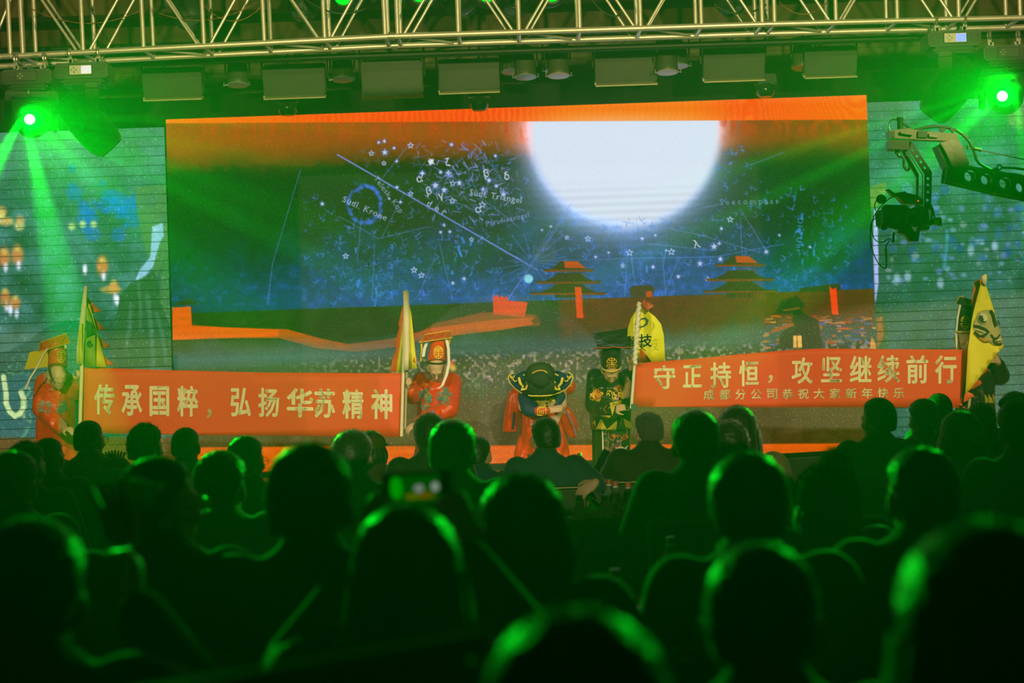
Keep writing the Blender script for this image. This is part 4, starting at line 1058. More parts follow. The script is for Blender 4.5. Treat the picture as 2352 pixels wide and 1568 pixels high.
def glyphs(name, items, Y, m, parent, wave=None, bold=.03, th=.003, cut=.08):
    """items: (char, cx, cy, w, h) in photo pixels, printed on the cloth at depth Y"""
    for (ch, cx, cy, w_, h_) in items:
        bm = bmesh.new()
        if ch not in GT: GT[ch] = text_tris(ch, 1, 0)[0]
        T = GT[ch]; xs = [p[0] for t in T for p in t]; ys = [p[1] for t in T for p in t]
        x0, x1, y0, y1 = min(xs) - bold, max(xs) + bold, min(ys) - bold, max(ys) + bold
        T = [[(q[0] + bold * ox, q[1] + bold * .8 * oz) for q in t] for (ox, oz) in ((1, 0), (-1, 0), (0, 1), (0, -1), (.7, .7), (-.7, .7), (.7, -.7), (-.7, -.7)) for t in T]; vd = {}
        for t in T:
            q = []
            for p in t:
                if p not in vd:
                    vd[p] = bm.verts.new(at(cx + ((p[0] - x0) / (x1 - x0) - .5) * w_, cy - ((p[1] - y0) / max(1e-6, y1 - y0) - .5) * h_ - ((p[0] - x0) / (x1 - x0) - .5) * w_ * getattr(glyphs, 'slope', 0), Y))
                q.append(vd[p])
            try: bm.faces.new(q)
            except Exception: pass
        if wave:
            xs = [v.co.x for v in bm.verts]; k = min(xs) + cut
            while k < max(xs):
                bmesh.ops.bisect_plane(bm, geom=bm.verts[:] + bm.edges[:] + bm.faces[:], plane_co=(k, 0, 0), plane_no=(1, 0, 0)); k += cut
            for v in bm.verts: v.co.y += wave(v.co.x, v.co.z)
        for v in bm.verts: v.co.y -= th
        bm.normal_update()
        for f in bm.faces:
            if f.normal.y > 0: f.normal_flip()
        for v in bm.verts: v.co -= Vector(parent.location)
        me = bpy.data.meshes.new(name); bm.to_mesh(me); bm.free(); me.materials.append(m)
        o = bpy.data.objects.new(name, me); COL.objects.link(o); o.parent = parent

GT = {}
BY = 15.02
w1 = lambda x, z: .012 * sin(x * 3.1 + z * 1.5) + .006 * sin(x * 7 - z * 3)
b1 = empty('banner', at(185, 998, BY), 0, 'long red cloth banner on the left with one line of cream characters', 'banner')
cloth('cloth', [(190, 842), (300, 847), (400, 850), (600, 855), (930, 857), (926, 930), (923, 1003), (700, 1001), (500, 999), (300, 996), (183, 993), (186, 920)], BY, red_ban, b1, .008, w1)
glyphs.slope = -.01
glyphs('character', [('传', 240, 917, 47, 71), ('承', 304, 919, 48, 72), ('国', 367, 921, 45, 70), ('粹', 431, 921, 48, 72), ('，', 481, 949, 11, 22), ('弘', 553, 923, 47, 67),
                     ('扬', 617, 924, 48, 68), ('华', 689, 925, 62, 68), ('苏', 746, 926, 48, 68), ('精', 811, 928, 49, 68), ('神', 877, 928, 49, 70)], BY, letter, b1, w1, .030, .006)
w2 = lambda x, z: .014 * sin(x * 2.6 + z * 1.2) + .008 * sin(x * 6.1 + z * 4)
b2 = empty('banner', at(1452, 935, BY), 0, 'long red cloth banner on the right with two lines of cream characters', 'banner')
cloth('cloth', [(1456, 836), (1500, 831), (1600, 823), (1700, 813), (1800, 805), (1880, 800), (2000, 801), (2120, 802), (2228, 803), (2216, 870), (2205, 936), (2000, 935), (1700, 935), (1455, 934)], BY, red_ban, b2, .008, w2)
glyphs.slope = .012
glyphs('character', [('守', 1526, 866, 50, 56), ('正', 1590, 864, 44, 52), ('持', 1655, 861, 48, 60), ('恒', 1720, 857, 46, 60), ('，', 1770, 870, 11, 20), ('攻', 1843, 851, 48, 62),
                     ('坚', 1910, 848, 48, 60), ('继', 1976, 847, 50, 62), ('续', 2040, 847, 52, 64), ('前', 2106, 848, 50, 66), ('行', 2171, 848, 50, 66)], BY, letter, b2, w2, .026, .006)
glyphs('small_character', [(c, 1628 + i * 36.3, 906 - i * .35, 25, 24) for i, c in enumerate('成都分公司恭祝大家新年快乐')], BY, letter, b2, w2, .022, .006)
def pole(pts, r, label, m=None, Y=15.0):
    p = [at(x, y, Y) for x, y in pts]
    o = MB().tube([q - p[-1] for q in p], r, 10).obj('flag_pole', m or mat('pole_wood', (.62, .52, .34), .6), None, True); o.location = p[-1]
    return tag(o, label, 'pole')
pole([(192, 700), (183, 1000)], .016, 'cream pole at the left end of the left banner', cream)
pole([(931, 690), (922, 1002)], .014, 'pale wooden pole at the right end of the left banner', cream)
pole([(938, 700), (930, 985)], .012, 'second wooden pole beside the banner end pole, by the red robed performer', None, 15.06)
pole([(1468, 700), (1450, 938)], .014, 'white wrapped pole at the left end of the right banner', white_c)
pole([(2262, 640), (2222, 960)], .012, 'pole behind the yellow mask flag at the right', None, 15.12)
FW = lambda x, z: .02 * sin(x * 16 + z * 3)
def jag(p0, p1, out, n, side):
    """points of a flame-like jagged edge from p0 to p1"""
    r = []; p0 = Vector(p0); p1 = Vector(p1); d = p1 - p0; nrm = Vector((-d.y, d.x)).normalized() * side
    for i in range(n):
        a = p0 + d * (i / n); r += [tuple(a), tuple(a + d * (.5 / n) + nrm * out * .45), tuple(a + d * (.95 / n) + nrm * out), tuple(a + d * (.9 / n) + nrm * out * .3)]
    return r + [tuple(p1)]
# flag 1
f1 = empty('flag', at(195, 840, 14.98), 0, 'yellow pennant with orange flame edge above the left end of the left banner', 'flag')
cloth('edge', [(198, 690)] + jag((202, 682), (240, 845), 24, 4, -1) + [(225, 845)], 15.05, org, f1, .004, FW)
cloth('cloth', [(198, 690), (208, 700), (245, 843), (192, 841), (192, 720)], 15.0, yel, f1, .004, FW)
cloth('dark_green_section', [(199, 700), (206, 715), (220, 760), (219, 842), (194, 840), (195, 730)], 14.97, mat('flag_olive', (.30, .38, .06), .6), f1, .004, FW)  # dark green section of the pennant cloth
cloth('sleeve', [(193, 658), (198, 656), (200, 662), (196, 740), (190, 836), (175, 835), (176, 800), (185, 720)], 14.94, cream, f1, .02, lambda x, z: .006 * sin(z * 30))
cloth('sleeve_fold', [(184, 745), (189, 742), (188, 835), (176, 834)], 14.925, yel, f1, .004, FW)
for (x, y, a0, a1, r) in ((206, 790, 0, 300, 7), (206, 790, 120, 420, 3.5), (210, 775, 180, 340, 13), (207, 760, 190, 330, 14)):
    MB().tube([at(x + r * cos(radians(a)) * .8, y + r * sin(radians(a)), 14.95) for a in np.linspace(a0, a1, 14)], .006, 5).obj('printed_curl', dgreen, f1, world=True)
cloth('printed_mask_patch', [(199, 735), (212, 742), (217, 760), (216, 768), (200, 774)], 14.955, dgreen, f1, .002, FW)
# flag 2
f2 = empty('flag', at(932, 850, 14.98), 0, 'folded yellow and red pennant above the right end of the left banner', 'flag')
cloth('edge', [(928, 700), (924, 705)] + [(918, 730), (914, 745), (917, 752), (910, 775), (904, 790), (909, 800), (900, 830), (896, 855), (928, 855)], 15.06, org, f2, .004, FW)
cloth('cloth', [(936, 672), (945, 720), (958, 846), (928, 848), (932, 700)], 14.98, yel, f2, .004, FW)
cloth('cloth_strip', [(928, 720), (930, 760), (918, 855), (909, 855), (918, 790)], 15.02, yel, f2, .004, FW)
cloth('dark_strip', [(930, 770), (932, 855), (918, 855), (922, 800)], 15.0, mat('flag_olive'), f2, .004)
cloth('red_corner', [(956, 818), (950, 822), (949, 830), (957, 836)], 14.965, org, f2, .002)
cloth('sleeve', [(926, 668), (934, 665), (939, 670), (940, 800), (938, 850), (928, 850), (928, 760)], 14.93, cream, f2, .02, lambda x, z: .006 * sin(z * 26))
# flag 3
f3 = empty('flag', at(1466, 830, 15.0), 0, 'bright yellow flag with dark brush characters behind the black robed performer', 'flag')
cloth('cloth', [(1470, 706), (1485, 712), (1505, 728), (1518, 745), (1524, 770), (1528, 828), (1500, 831), (1482, 826), (1470, 828), (1455, 800), (1441, 780), (1442, 755), (1450, 730), (1462, 712)], 15.08, yel2, f3, .004, lambda x, z: .035 * sin(x * 14 + z * 6))
cloth('red_print', [(1470, 800), (1480, 808), (1488, 820), (1497, 831), (1468, 833)], 15.02, org, f3, .003)
cloth('tassel', [(1474, 694), (1480, 686), (1485, 685), (1484, 696), (1490, 702), (1501, 700), (1499, 706), (1492, 708), (1491, 716), (1483, 708), (1474, 704)], 15.02, mat('tassel_red', (.75, .14, .09), .5), f3, .01)
for i in range(9):
    pass
MB().tube([at(1468 - .075 * (y - 697) + 1.5 * sin(y * .5), y, 14.95 + .004 * cos(y * .5)) for y in np.linspace(695, 836, 50)], .020, 10).obj('sleeve', white_c, f3, True, world=True)
glyphs.slope = .02
glyphs('character', [('技', 1482, 782, 30, 30), ('科', 1450, 783, 14, 24)], 15.03, mat('flag_ink', (.04, .07, .12), .6), f3, None, .02, .03)
MB().tube([at(x, y, 14.99) for x, y in ((1468, 738), (1474, 732), (1482, 731), (1487, 736), (1485, 744), (1476, 750), (1466, 752))], [.003, .006, .010, .012, .010, .006, .003], 6).obj('brush_swoosh', mat('flag_ink'), f3, True, world=True)
# flag 4
f4 = empty('flag', at(2240, 905, 14.9), 0, 'large yellow pennant with printed opera face at the right', 'flag')
cloth('edge', [(2256, 640), (2248, 700), (2236, 730), (2232, 690)] + [(2240, 645)], 15.0, org, f4, .004, FW)
cloth('edge', [(2303, 795)] + jag((2306, 790), (2220, 940), 20, 5, 1) + [(2212, 935), (2220, 880)], 14.96, org, f4, .004, FW)
cloth('cloth', [(2256, 645), (2268, 660), (2284, 712), (2306, 795), (2262, 850), (2218, 906), (2222, 800), (2232, 730)], 14.88, yel, f4, .005, FW, .06)
cloth('sleeve', [(2254, 634), (2266, 628), (2267, 640), (2265, 655), (2258, 650)], 14.86, cream, f4, .02)
FZ = 14.855
face_m = mat('print_grey_green', (.42, .40, .16), .6); ink = mat('print_ink', (.03, .05, .04), .6); pr_or = mat('print_orange', (.62, .26, .06), .6); pr_w = mat('print_pale', (.72, .72, .45), .6)
cloth('printed_face', [(2248, 716), (2262, 711), (2280, 711), (2284, 720), (2294, 745), (2303, 780), (2302, 792), (2285, 794), (2270, 784), (2242, 775), (2235, 760), (2235, 740)], 14.872, face_m, f4, .002, FW, .06)
def P4(x, y, d=0): 
    p = at(x, y, FZ - d); p.y += FW(p.x, p.z); return p
def disc4(name, x, y, r, m, d=0, rx=None):
    rx = rx or r; n = 20; v = [P4(x + rx * cos(2 * pi * i / n), y + r * sin(2 * pi * i / n), d) for i in range(n)]
    o = mesh(name, v, [tuple(range(n))], m, f4, world=True); return o
disc4('printed_disc', 2259, 730, 13.5, pr_w); disc4('printed_disc', 2259, 730, 12, ink, .003)
mesh('printed_half', [P4(2259 + 11 * cos(a), 730 + 11 * sin(a), .006) for a in np.linspace(-2.4, .74, 14)], [tuple(range(14))], pr_w, f4, world=True)
disc4('printed_dot', 2256, 727, 3, ink, .009); disc4('printed_dot', 2263, 735, 3, pr_w, .009)
for (pts, r, m) in ((((2236, 748), (2250, 750), (2265, 756), (2272, 762), (2262, 770), (2248, 772), (2238, 762)), .018, ink), (((2242, 757), (2254, 760), (2264, 764)), .009, pr_w),
                    (((2277, 712), (2283, 722), (2287, 740), (2290, 748)), .020, ink), (((2281, 716), (2286, 730)), .006, pr_w), (((2293, 735), (2297, 745)), .010, ink),
                    (((2278, 768), (2284, 776), (2292, 776), (2298, 768)), .013, ink), (((2284, 778), (2286, 786), (2296, 790), (2303, 788)), .014, ink), (((2250, 775), (2262, 783), (2272, 782)), .016, pr_or), (((2292, 782), (2300, 780)), .010, pr_w)):
    MB().tube([P4(x, y, .004) + Vector((0, 0, 0)) for x, y in pts], r * .55, 6).obj('printed_stroke', m, f4, True, world=True)

# ---------------------------------------------------------------- performers
def raycaster(objs):
    bpy.context.view_layer.update(); V, Fs = [], []
    for o in objs:
        n = len(V); M = o.matrix_world
        V += [M @ v.co for v in o.data.vertices]; Fs += [tuple(i + n for i in p.vertices) for p in o.data.polygons]
    T = BVHTree.FromPolygons(V, Fs); C0 = Vector((0, 0, CAMZ))
    def hit(px, py):
        d = (at(px, py, 15) - C0).normalized(); h = T.ray_cast(C0, d)
        return None if h[0] is None else h[0] - d * .006
    return hit
def stitch(hit, name, lines, r, m, parent):
    """embroidered threads lying on the robe"""
    mb = MB()
    for pts in lines:
        run = []
        for (x, y) in pts:
            h = hit(x, y)
            if h is None or (run and (h - run[-1]).length > .12):
                if len(run) > 1: mb.tube(run, r, 5)
                run = []
            if h is not None: run.append(h)
        if len(run) > 1: mb.tube(run, r, 5)
    if mb.v: return mb.obj(name, m, parent, True, world=True)
def dense(pts, step=3.):
    out = []
    for a, b in zip(pts[:-1], pts[1:]):
        n = max(1, int(hypot(b[0] - a[0], b[1] - a[1]) / step))
        out += [(a[0] + (b[0] - a[0]) * i / n, a[1] + (b[1] - a[1]) * i / n) for i in range(n)]
    return out + [pts[-1]]
def curls(cx, cy, rx, ry, n, seed, tight=1.):
    rs = random.Random(seed); L = []
    for k in range(n):
        a = rs.random() * 2 * pi; q = sqrt(rs.random()); x = cx + rx * q * cos(a); y = cy + ry * q * sin(a); a0 = rs.random() * 6; s = rs.choice((-1, 1)); r = rs.uniform(2.5, 6) * tight
        L.append([(x + r * (1 - .06 * i) * cos(a0 + s * i * .5), y + r * (1 - .06 * i) * sin(a0 + s * i * .5)) for i in range(11)])
    return L
def shou(cx, cy, rx, ry, sk=0):
    """the round longevity emblem on the hats"""
    c = lambda x, y: (cx + x * rx + sk * y, cy + y * ry); L = []
    for a0, a1 in ((195, 345), (15, 165)): L.append([c(cos(radians(a)), sin(radians(a))) for a in np.linspace(a0, a1, 14)])
    L += [dense([c(0, -1), c(0, 1)]), dense([c(-.9, -.18), c(.9, -.18)]), dense([c(-.9, .18), c(.9, .18)]), dense([c(-.55, -.55), c(.55, -.55)]), dense([c(-.55, .55), c(.55, .55)]), dense([c(-.5, -.8), c(-.5, -.5)]), dense([c(.5, -.8), c(.5, -.5)]), dense([c(-.5, .5), c(-.5, .8)]), dense([c(.5, .5), c(.5, .8)])]
    return L
class Performer:
    def __init__(s, x, y, label, Y=PY):
        s.Y = Y; o = at(x, y, Y); o.z = .55; s.r = empty('person', o, 0, label, 'person'); s.o = Vector(o)
    def W(s, x, y, d=0.): return at(x, y, s.Y + d) - s.o
    def body(s, head, yaw, pitch, sh, el, wr, hd, hip, feet, up=None, thumb=(1, -1), hs=.95, curl=(.5, .5)):
        b = MB(); s.R = rotm(0, 0, pi + yaw) @ rotm(-pitch); s.hc = s.W(*head); head_shapes(b, s.hc, s.R, hs)
        S0 = [s.W(*p) for p in sh]; mid = (S0[0] + S0[1]) / 2; H_ = s.W(*hip); nk = s.hc + s.R @ Vector((0, -.02, -.07))
        chain(b, [nk, mid], [.056, .07], 14); chain(b, [mid, mid.lerp(H_, .5), H_], [.125, .135, .14], 14)
        for p in S0: cap(b, mid, p, .10, .06)
        for i in (0, 1):
            E_, W_ = s.W(*el[i]), s.W(*wr[i]); chain(b, [S0[i], E_, W_], [.055, .040, .026])
            hand(b, W_, s.W(*hd[i]) - W_, (up or ((0, -1, .4), (0, -1, .4)))[i], thumb[i], curl[i], .95)
            f = s.W(*feet[i]); f.z = .08; kn = H_.lerp(f, .5) + Vector((0, -.04, 0)); chain(b, [H_ + (f - H_) * .08, kn, f], [.09, .06, .042]); f2 = f + Vector((0, -.12, -.04)); chain(b, [f + Vector((0, 0, -.03)), f2], [.038, .030])
        me = remesh(b, .009, 2, .4); me.materials.append(skin_m); s.b = link('body', me, s.r, skin_m); s.S0 = S0; s.el = el; s.wr = wr; s.H = H_; s.mid = mid
        for i in (0, 1):
            f = s.W(*feet[i]); f.z = .0; link('shoe', SHOE, s.r, mat('shoe_black'), f, (0, 0, pi), 1.05)
        return s
    def part(s, name, mb, m, voxel=.014, smooth=3, label=None, fold=0, fz=1.):
        me = remesh(mb, voxel, smooth)
        if fold:
            for v in me.vertices:
                c = v.co; k = max(0, min(1, fz - c.z)) if fz else 1
                c.y += fold * k * (sin(c.x * 42 + c.z * 6) + .5 * sin(c.x * 77 - c.z * 9)); c.x += fold * .5 * k * sin(c.z * 14 + c.x * 20)
        return link(name, me, s.r, m, label=label)
    def tubes(s, name, pts, r, m, n=8, label=None):
        return MB().tube([s.W(*p) for p in pts], r, n).obj(name, m, s.r, True, label=label)
    def plate(s, name, pts, m, th, d=0., label=None, tilt=None):
        """solid plate traced in depth: each pt may carry its own depth offset"""
        P = [s.W(p[0], p[1], p[2] if len(p) > 2 else d) for p in pts]; n = len(P)
        vs = P + [p + Vector((0, th, 0)) for p in P]; fs = [tuple(range(n)), tuple(range(2 * n - 1, n - 1, -1))] + [(i, i + n, (i + 1) % n + n, (i + 1) % n) for i in range(n)]
        o = mesh(name, vs, fs, m, s.r)
        if label: o['label'] = label
        return o
def hat_body(s, pts, d, m, depth=.17, n=20):
    """pts: (cx, cy, half width px) sections from the top to the rim"""
    mb = MB(); k = (s.Y + d) / F
    loft(mb, [(s.W(x, y, d + dd), hw * k, hw * k * 1.12, t) for (x, y, hw, dd, t) in pts][::-1], n, 2.1)
    return mb.obj('hat_crown', m, s.r, True)

# red robed performer by the left banner's right end
p = Performer(1004, 1092, 'performer in red satin robe and red board hat bowing beside the left banner')
p.body((1003, 846, -.40), .0, .75, ((966, 872, -.12), (1040, 874, -.12)), ((946, 912, -.25), (1030, 940, -.35)), ((936, 893, -.42), (958, 973, -.46)), ((934, 878, -.48), (935, 985, -.48)), (1003, 885, .15), ((985, 1090, 0), (1025, 1090, .02)), up=((-.5, -.8, .3), (0, -.5, .8)), thumb=(-1, 1), curl=(1.0, .45))
mb = MB(); W = p.W
loft(mb, [(W(1004, 1058, .05), .21, .20, 0), (W(1003, 1000, .0), .185, .20, 0), (W(1003, 940, -.06), .175, .20, 0), (W(1003, 890, -.10), .18, .20, 0), (W(1002, 868, -.10), .155, .16, .2), (W(1002, 856, -.14), .08, .08, .4)])
chain(mb, [W(1038, 878, -.12), W(1032, 938, -.34), W(966, 970, -.44)], [.095, .085, .062]); chain(mb, [W(968, 876, -.12), W(949, 910, -.24), W(941, 898, -.38)], [.09, .075, .058])
robe = p.part('robe', mb, red_sat, .013, 3, fold=.018, fz=1.05)
mb = MB(); loft(mb, [(W(1004, 1086, .04), .19, .17, 0), (W(1004, 1040, .04), .185, .17, 0), (W(1004, 1000, .03), .17, .16, 0)]); p.part('trousers', mb, mat('dark_trousers', (.02, .02, .02), .7), .02)
hc = hat_body(p, [(1009, 776, 16, -.34, -.2), (1008, 786, 19, -.36, -.2), (1006, 808, 20.5, -.38, -.25), (1004, 824, 21.5, -.41, -.3), (1003, 832, 21.5, -.43, -.35)], 0, red_sat)
MB().tube([W(1003 + 21.8 * cos(a), 831 + 3.5 * sin(a), -.41 - .10 * sin(a)) for a in np.linspace(0, 2 * pi, 25)], .007, 6, False).obj('hat_band', mat('band_black', (.02, .02, .02), .5), p.r, True)
p.plate('hat_board', [(963, 786, -.46), (975, 768, -.30), (1034, 759, -.30), (1039, 775, -.46)], red_sat, .012)
p.tubes('gold_edging', [(963, 786, -.47), (975, 768, -.31), (1034, 759, -.31), (1039, 775, -.47), (963, 786, -.47)], .005, gold)
p.tubes('gold_zigzag', [(968, 784, -.47), (978, 769, -.33), (990, 782, -.46), (1004, 766, -.33), (1017, 778, -.46), (1028, 761, -.33), (1036, 775, -.46)], .004, gold)
hit = raycaster([hc]); stitch(hit, 'longevity_emblem', shou(1007, 809, 11, 14), .0036, goldy, p.r)
h2 = [q for q in (hit(1007 + 12 * cos(a), 809 + 15 * sin(a)) for a in np.linspace(0, 2 * pi, 22)[:-1]) if q]
mesh('emblem_disc', [q + Vector((0, .004, 0)) for q in h2], [tuple(range(len(h2)))], mat('emblem_orange', (.80, .30, .03), .5), p.r, world=True)
for (pts, w_) in ((((983, 780, -.42), (975, 800, -.43), (972, 819, -.44)), .026), (((1025, 777, -.44), (1030, 800, -.47), (1031, 835, -.52), (1026, 860, -.56), (1016, 885, -.60), (1006, 892, -.62)), .024)):
    mb = MB(); P = [W(*q) for q in pts]
    for i, q in enumerate(P): mb.v += [q + Vector((-w_ / 2, 0, 0)), q + Vector((w_ / 2, .004, 0)), q + Vector((w_ / 2, .009, 0)), q + Vector((-w_ / 2, .005, 0))]
    for i in range(len(P) - 1):
        for k in range(4): mb.f.append((i * 4 + k, i * 4 + (k + 1) % 4, i * 4 + 4 + (k + 1) % 4, i * 4 + 4 + k))
    mb.f += [(0, 1, 2, 3), tuple(len(P) * 4 - 4 + k for k in (3, 2, 1, 0))]; mb.obj('ribbon', white_c, p.r)
p.tubes('side_cord', [(968, 787, -.43), (968, 805, -.42), (966, 830, -.40)], .010, goldy, label='yellow cord hanging from the hat board')
p.tubes('side_cord', [(1032, 776, -.40), (1031, 790, -.38)], .010, goldy, label='yellow cord hanging from the hat board')
glass_b = mat('spectacle_frame', (.02, .02, .02), .3)
for q in (-1, 1): MB().tube([p.hc + p.R @ Vector((q * .031 + .019 * cos(a), .094, .003 + .014 * sin(a))) for a in np.linspace(0, 2 * pi, 17)], .0022, 5, False).obj('spectacles', glass_b, p.r, True)
hit = raycaster([robe])
stitch(hit, 'dragon_embroidery', curls(976, 915, 15, 26, 34, 1), .0036, teal, p.r); stitch(hit, 'dragon_embroidery', curls(1020, 912, 16, 19, 34, 2), .0036, teal, p.r)
stitch(hit, 'dragon_scales', curls(978, 915, 12, 22, 10, 3, .8) + curls(1020, 912, 12, 14, 8, 4, .8), .003, gold, p.r); stitch(hit, 'cloud_embroidery', curls(994, 948, 9, 6, 5, 5), .003, mat('blue_thread', (.15, .28, .50), .5), p.r)
stitch(hit, 'front_seam', [dense([(983, 862), (985, 880), (980, 905)])], .002, mat('seam_dark', (.2, .02, .01), .6), p.r); stitch(hit, 'frog_button', [dense([(976, 880), (982, 884), (987, 886)]), dense([(978, 884), (984, 881)])], .004, gold, p.r)

# centre performer, deep bow with wide winged hat
p = Performer(1245, 1092, 'performer in red cape bowing low under a wide navy and gold winged hat'); W = p.W
p.body((1243, 880, -.50), 0, 1.35, ((1205, 885, -.18), (1287, 885, -.18)), ((1200, 935, -.30), (1292, 930, -.25)), ((1256, 943, -.44), (1283, 955, -.20)), ((1286, 937, -.46), (1270, 975, -.22)), (1245, 885, .15), ((1226, 1090, 0), (1266, 1090, 0)), up=((0, -.9, .3), (0, -1, 0)), thumb=(-1, 1), curl=(.25, .5))
mb = MB()
loft(mb, [(W(1244, 1080, .05), .25, .22, 0), (W(1244, 1040, .04), .235, .21, 0), (W(1244, 990, .0), .21, .20, 0), (W(1245, 940, -.05), .19, .19, 0), (W(1245, 890, -.1), .21, .18, 0), (W(1245, 870, -.10), .14, .12, 0)])
robe = p.part('robe', mb, red_sat, .014, 3, fold=.034, fz=1.0)
mb = MB(); loft(mb, [(W(1170, 992, -.10), .060, .07, 0), (W(1176, 950, -.14), .075, .09, 0), (W(1190, 905, -.16), .085, .10, 0), (W(1203, 878, -.15), .07, .08, 0)])
sl = p.part('cape_sleeve', mb, red_sat, .013, 3, fold=.008, fz=2)
mb = MB(); loft(mb, [(W(1318, 1006, -.02), .030, .05, 0), (W(1306, 975, -.08), .085, .07, 0), (W(1292, 945, -.14), .085, .08, 0), (W(1285, 925, -.16), .05, .06, 0)]); cap(mb, W(1285, 888, -.14), W(1306, 888, -.10), .09, .07)
sr = p.part('cape_side', mb, red_sat, .013, 3, fold=.010, fz=2)
mb = MB(); chain(mb, [W(1208, 912, -.28), W(1216, 938, -.36), W(1234, 944, -.41)], [.075, .075, .055]); chain(mb, [W(1282, 912, -.24), W(1276, 925, -.30)], [.07, .05]); p.part('under_sleeve', mb, navy, .012, 3)
mb = MB(); cap(mb, W(1236, 944, -.43), W(1254, 943, -.46), .044, .038); cf = p.part('cuff', mb, red_sat, .009, 1)
mb = MB(); mb.ell(W(1245, 919, -.33), (.125, .05, .075), None, 20, 14); br = p.part('breast_plate', mb, mat('breast_navy', (.02, .03, .07), .5), .01, 1)
hit = raycaster([br, robe, sl, sr, cf])
stitch(hit, 'gold_scroll', curls(1246, 920, 27, 14, 46, 8, .8) + [dense([(1246, 907), (1246, 934)]), dense([(1234, 913), (1258, 913)]), dense([(1232, 922), (1260, 922)]), dense([(1236, 930), (1256, 930)])], .0042, goldy, p.r)
stitch(hit, 'gold_flower', curls(1206, 918, 5, 10, 9, 9, .6) + curls(1282, 905, 4, 5, 6, 10, .6), .0035, gold, p.r)
stitch(hit, 'cuff_trim', [dense([(1235, 938), (1253, 935)]), dense([(1234, 953), (1252, 954)]), dense([(1236, 938), (1234, 953)]), dense([(1253, 935), (1254, 954)]), dense([(1240, 942), (1240, 950)]), dense([(1244, 942), (1244, 950)]), dense([(1248, 941), (1248, 951)])], .004, goldy, p.r)
stitch(hit, 'cape_border', [dense([(1292, 935), (1304, 950), (1316, 975), (1325, 1005)]), dense([(1210, 925), (1212, 940), (1222, 962)])], .012, mat('lilac_trim', (.42, .20, .38), .5), p.r)
stitch(hit, 'cape_gold', curls(1300, 945, 7, 7, 6, 12, .5), .003, goldy, p.r)
p.tubes('cape_slit', [(1181, 947, -.26), (1178, 985, -.20)], .010, navy, label='navy lining showing in the sleeve slit')
# winged hat
wing = [(1167, 868, -.42), (1170, 861, -.42), (1180, 856, -.44), (1182, 862, -.45), (1196, 854, -.50), (1210, 850, -.55), (1225, 853, -.58), (1245, 850, -.60), (1264, 852, -.58), (1280, 851, -.55), (1294, 856, -.50), (1303, 861, -.45), (1305, 854, -.44), (1314, 860, -.42), (1316, 868, -.42), (1311, 882, -.46), (1300, 894, -.54), (1284, 902, -.62), (1262, 908, -.68), (1243, 909, -.70), (1220, 909, -.68), (1200, 904, -.62), (1184, 893, -.54), (1172, 880, -.46)]
p.plate('hat_wing', wing, navy, .012)
p.tubes('gold_edging', [(x, y, d - .004) for x, y, d in wing[12:] + wing[:3]], .0055, goldy)
for sgn in (-1, 1):
    X = lambda x: 1242 + sgn * x
    for pts, r in ((((50, 868, -.585), (47, 880, -.62), (40, 888, -.65), (44, 895, -.655), (34, 893, -.67), (30, 884, -.66)), .016), (((70, 866, -.50), (64, 870, -.53), (60, 876, -.56), (54, 874, -.575)), .008), (((72, 862, -.47), (62, 867, -.52), (60, 862, -.52)), .007), (((40, 862, -.60), (30, 858, -.62), (22, 862, -.64)), .010), (((28, 872, -.655), (34, 878, -.66), (27, 882, -.665)), .007), (((12, 856, -.61), (4, 853, -.61)), .007)):
        p.tubes('gold_flourish', [(X(x), y, d - .012) for x, y, d in pts], r * .75, goldy, 6)
mb = MB()
felt = [(1200, 905), (1206, 893), (1207, 870), (1208, 858), (1213, 845), (1222, 837), (1236, 833), (1250, 833), (1262, 838), (1269, 846), (1272, 858), (1273, 874), (1278, 886), (1284, 895), (1276, 902), (1262, 907), (1243, 909), (1222, 909)]
mbp = MB(); n = len(felt); ce = W(1243, 870, -.74)
vs_ = [W(x, y, -.64 - .05 * (1 - abs(x - 1243) / 42)) for x, y in felt]; mid_ = [v.lerp(ce, .5) + Vector((0, -.02, 0)) for v in vs_]
mbp.add(vs_ + mid_ + [ce], [(i, (i + 1) % n, n + (i + 1) % n, n + i) for i in range(n)] + [(n + i, n + (i + 1) % n, 2 * n) for i in range(n)])
fo = mbp.obj('hat_brim', mat('felt_black', (.035, .04, .03), .9), p.r, True); so = fo.modifiers.new('s', 'SOLIDIFY'); so.thickness = .012
k = (p.Y - .75) / F
MB().lathe([(.085, -.06), (.084, .02), (.078, .06), (.06, .085), (.01, .095)], 24, W(1241, 872, -.74), rotm(pi / 2), 1., .80).obj('hat_crown', mat('felt_crown', (.022, .025, .02), .95), p.r, True)
MB().tube([W(1209, 876, -.715), W(1221, 874, -.75)], .008, 6).obj('hat_tab', mat('felt_crown'), p.r); MB().tube([W(1262, 868, -.75), W(1269, 866, -.71)], .010, 6).obj('hat_tab', mat('felt_crown'), p.r)
p.tubes('gold_rim', [(1223, 857, -.735), (1232, 852, -.74), (1242, 850, -.74), (1250, 851, -.74), (1257, 856, -.735)], .005, gold)

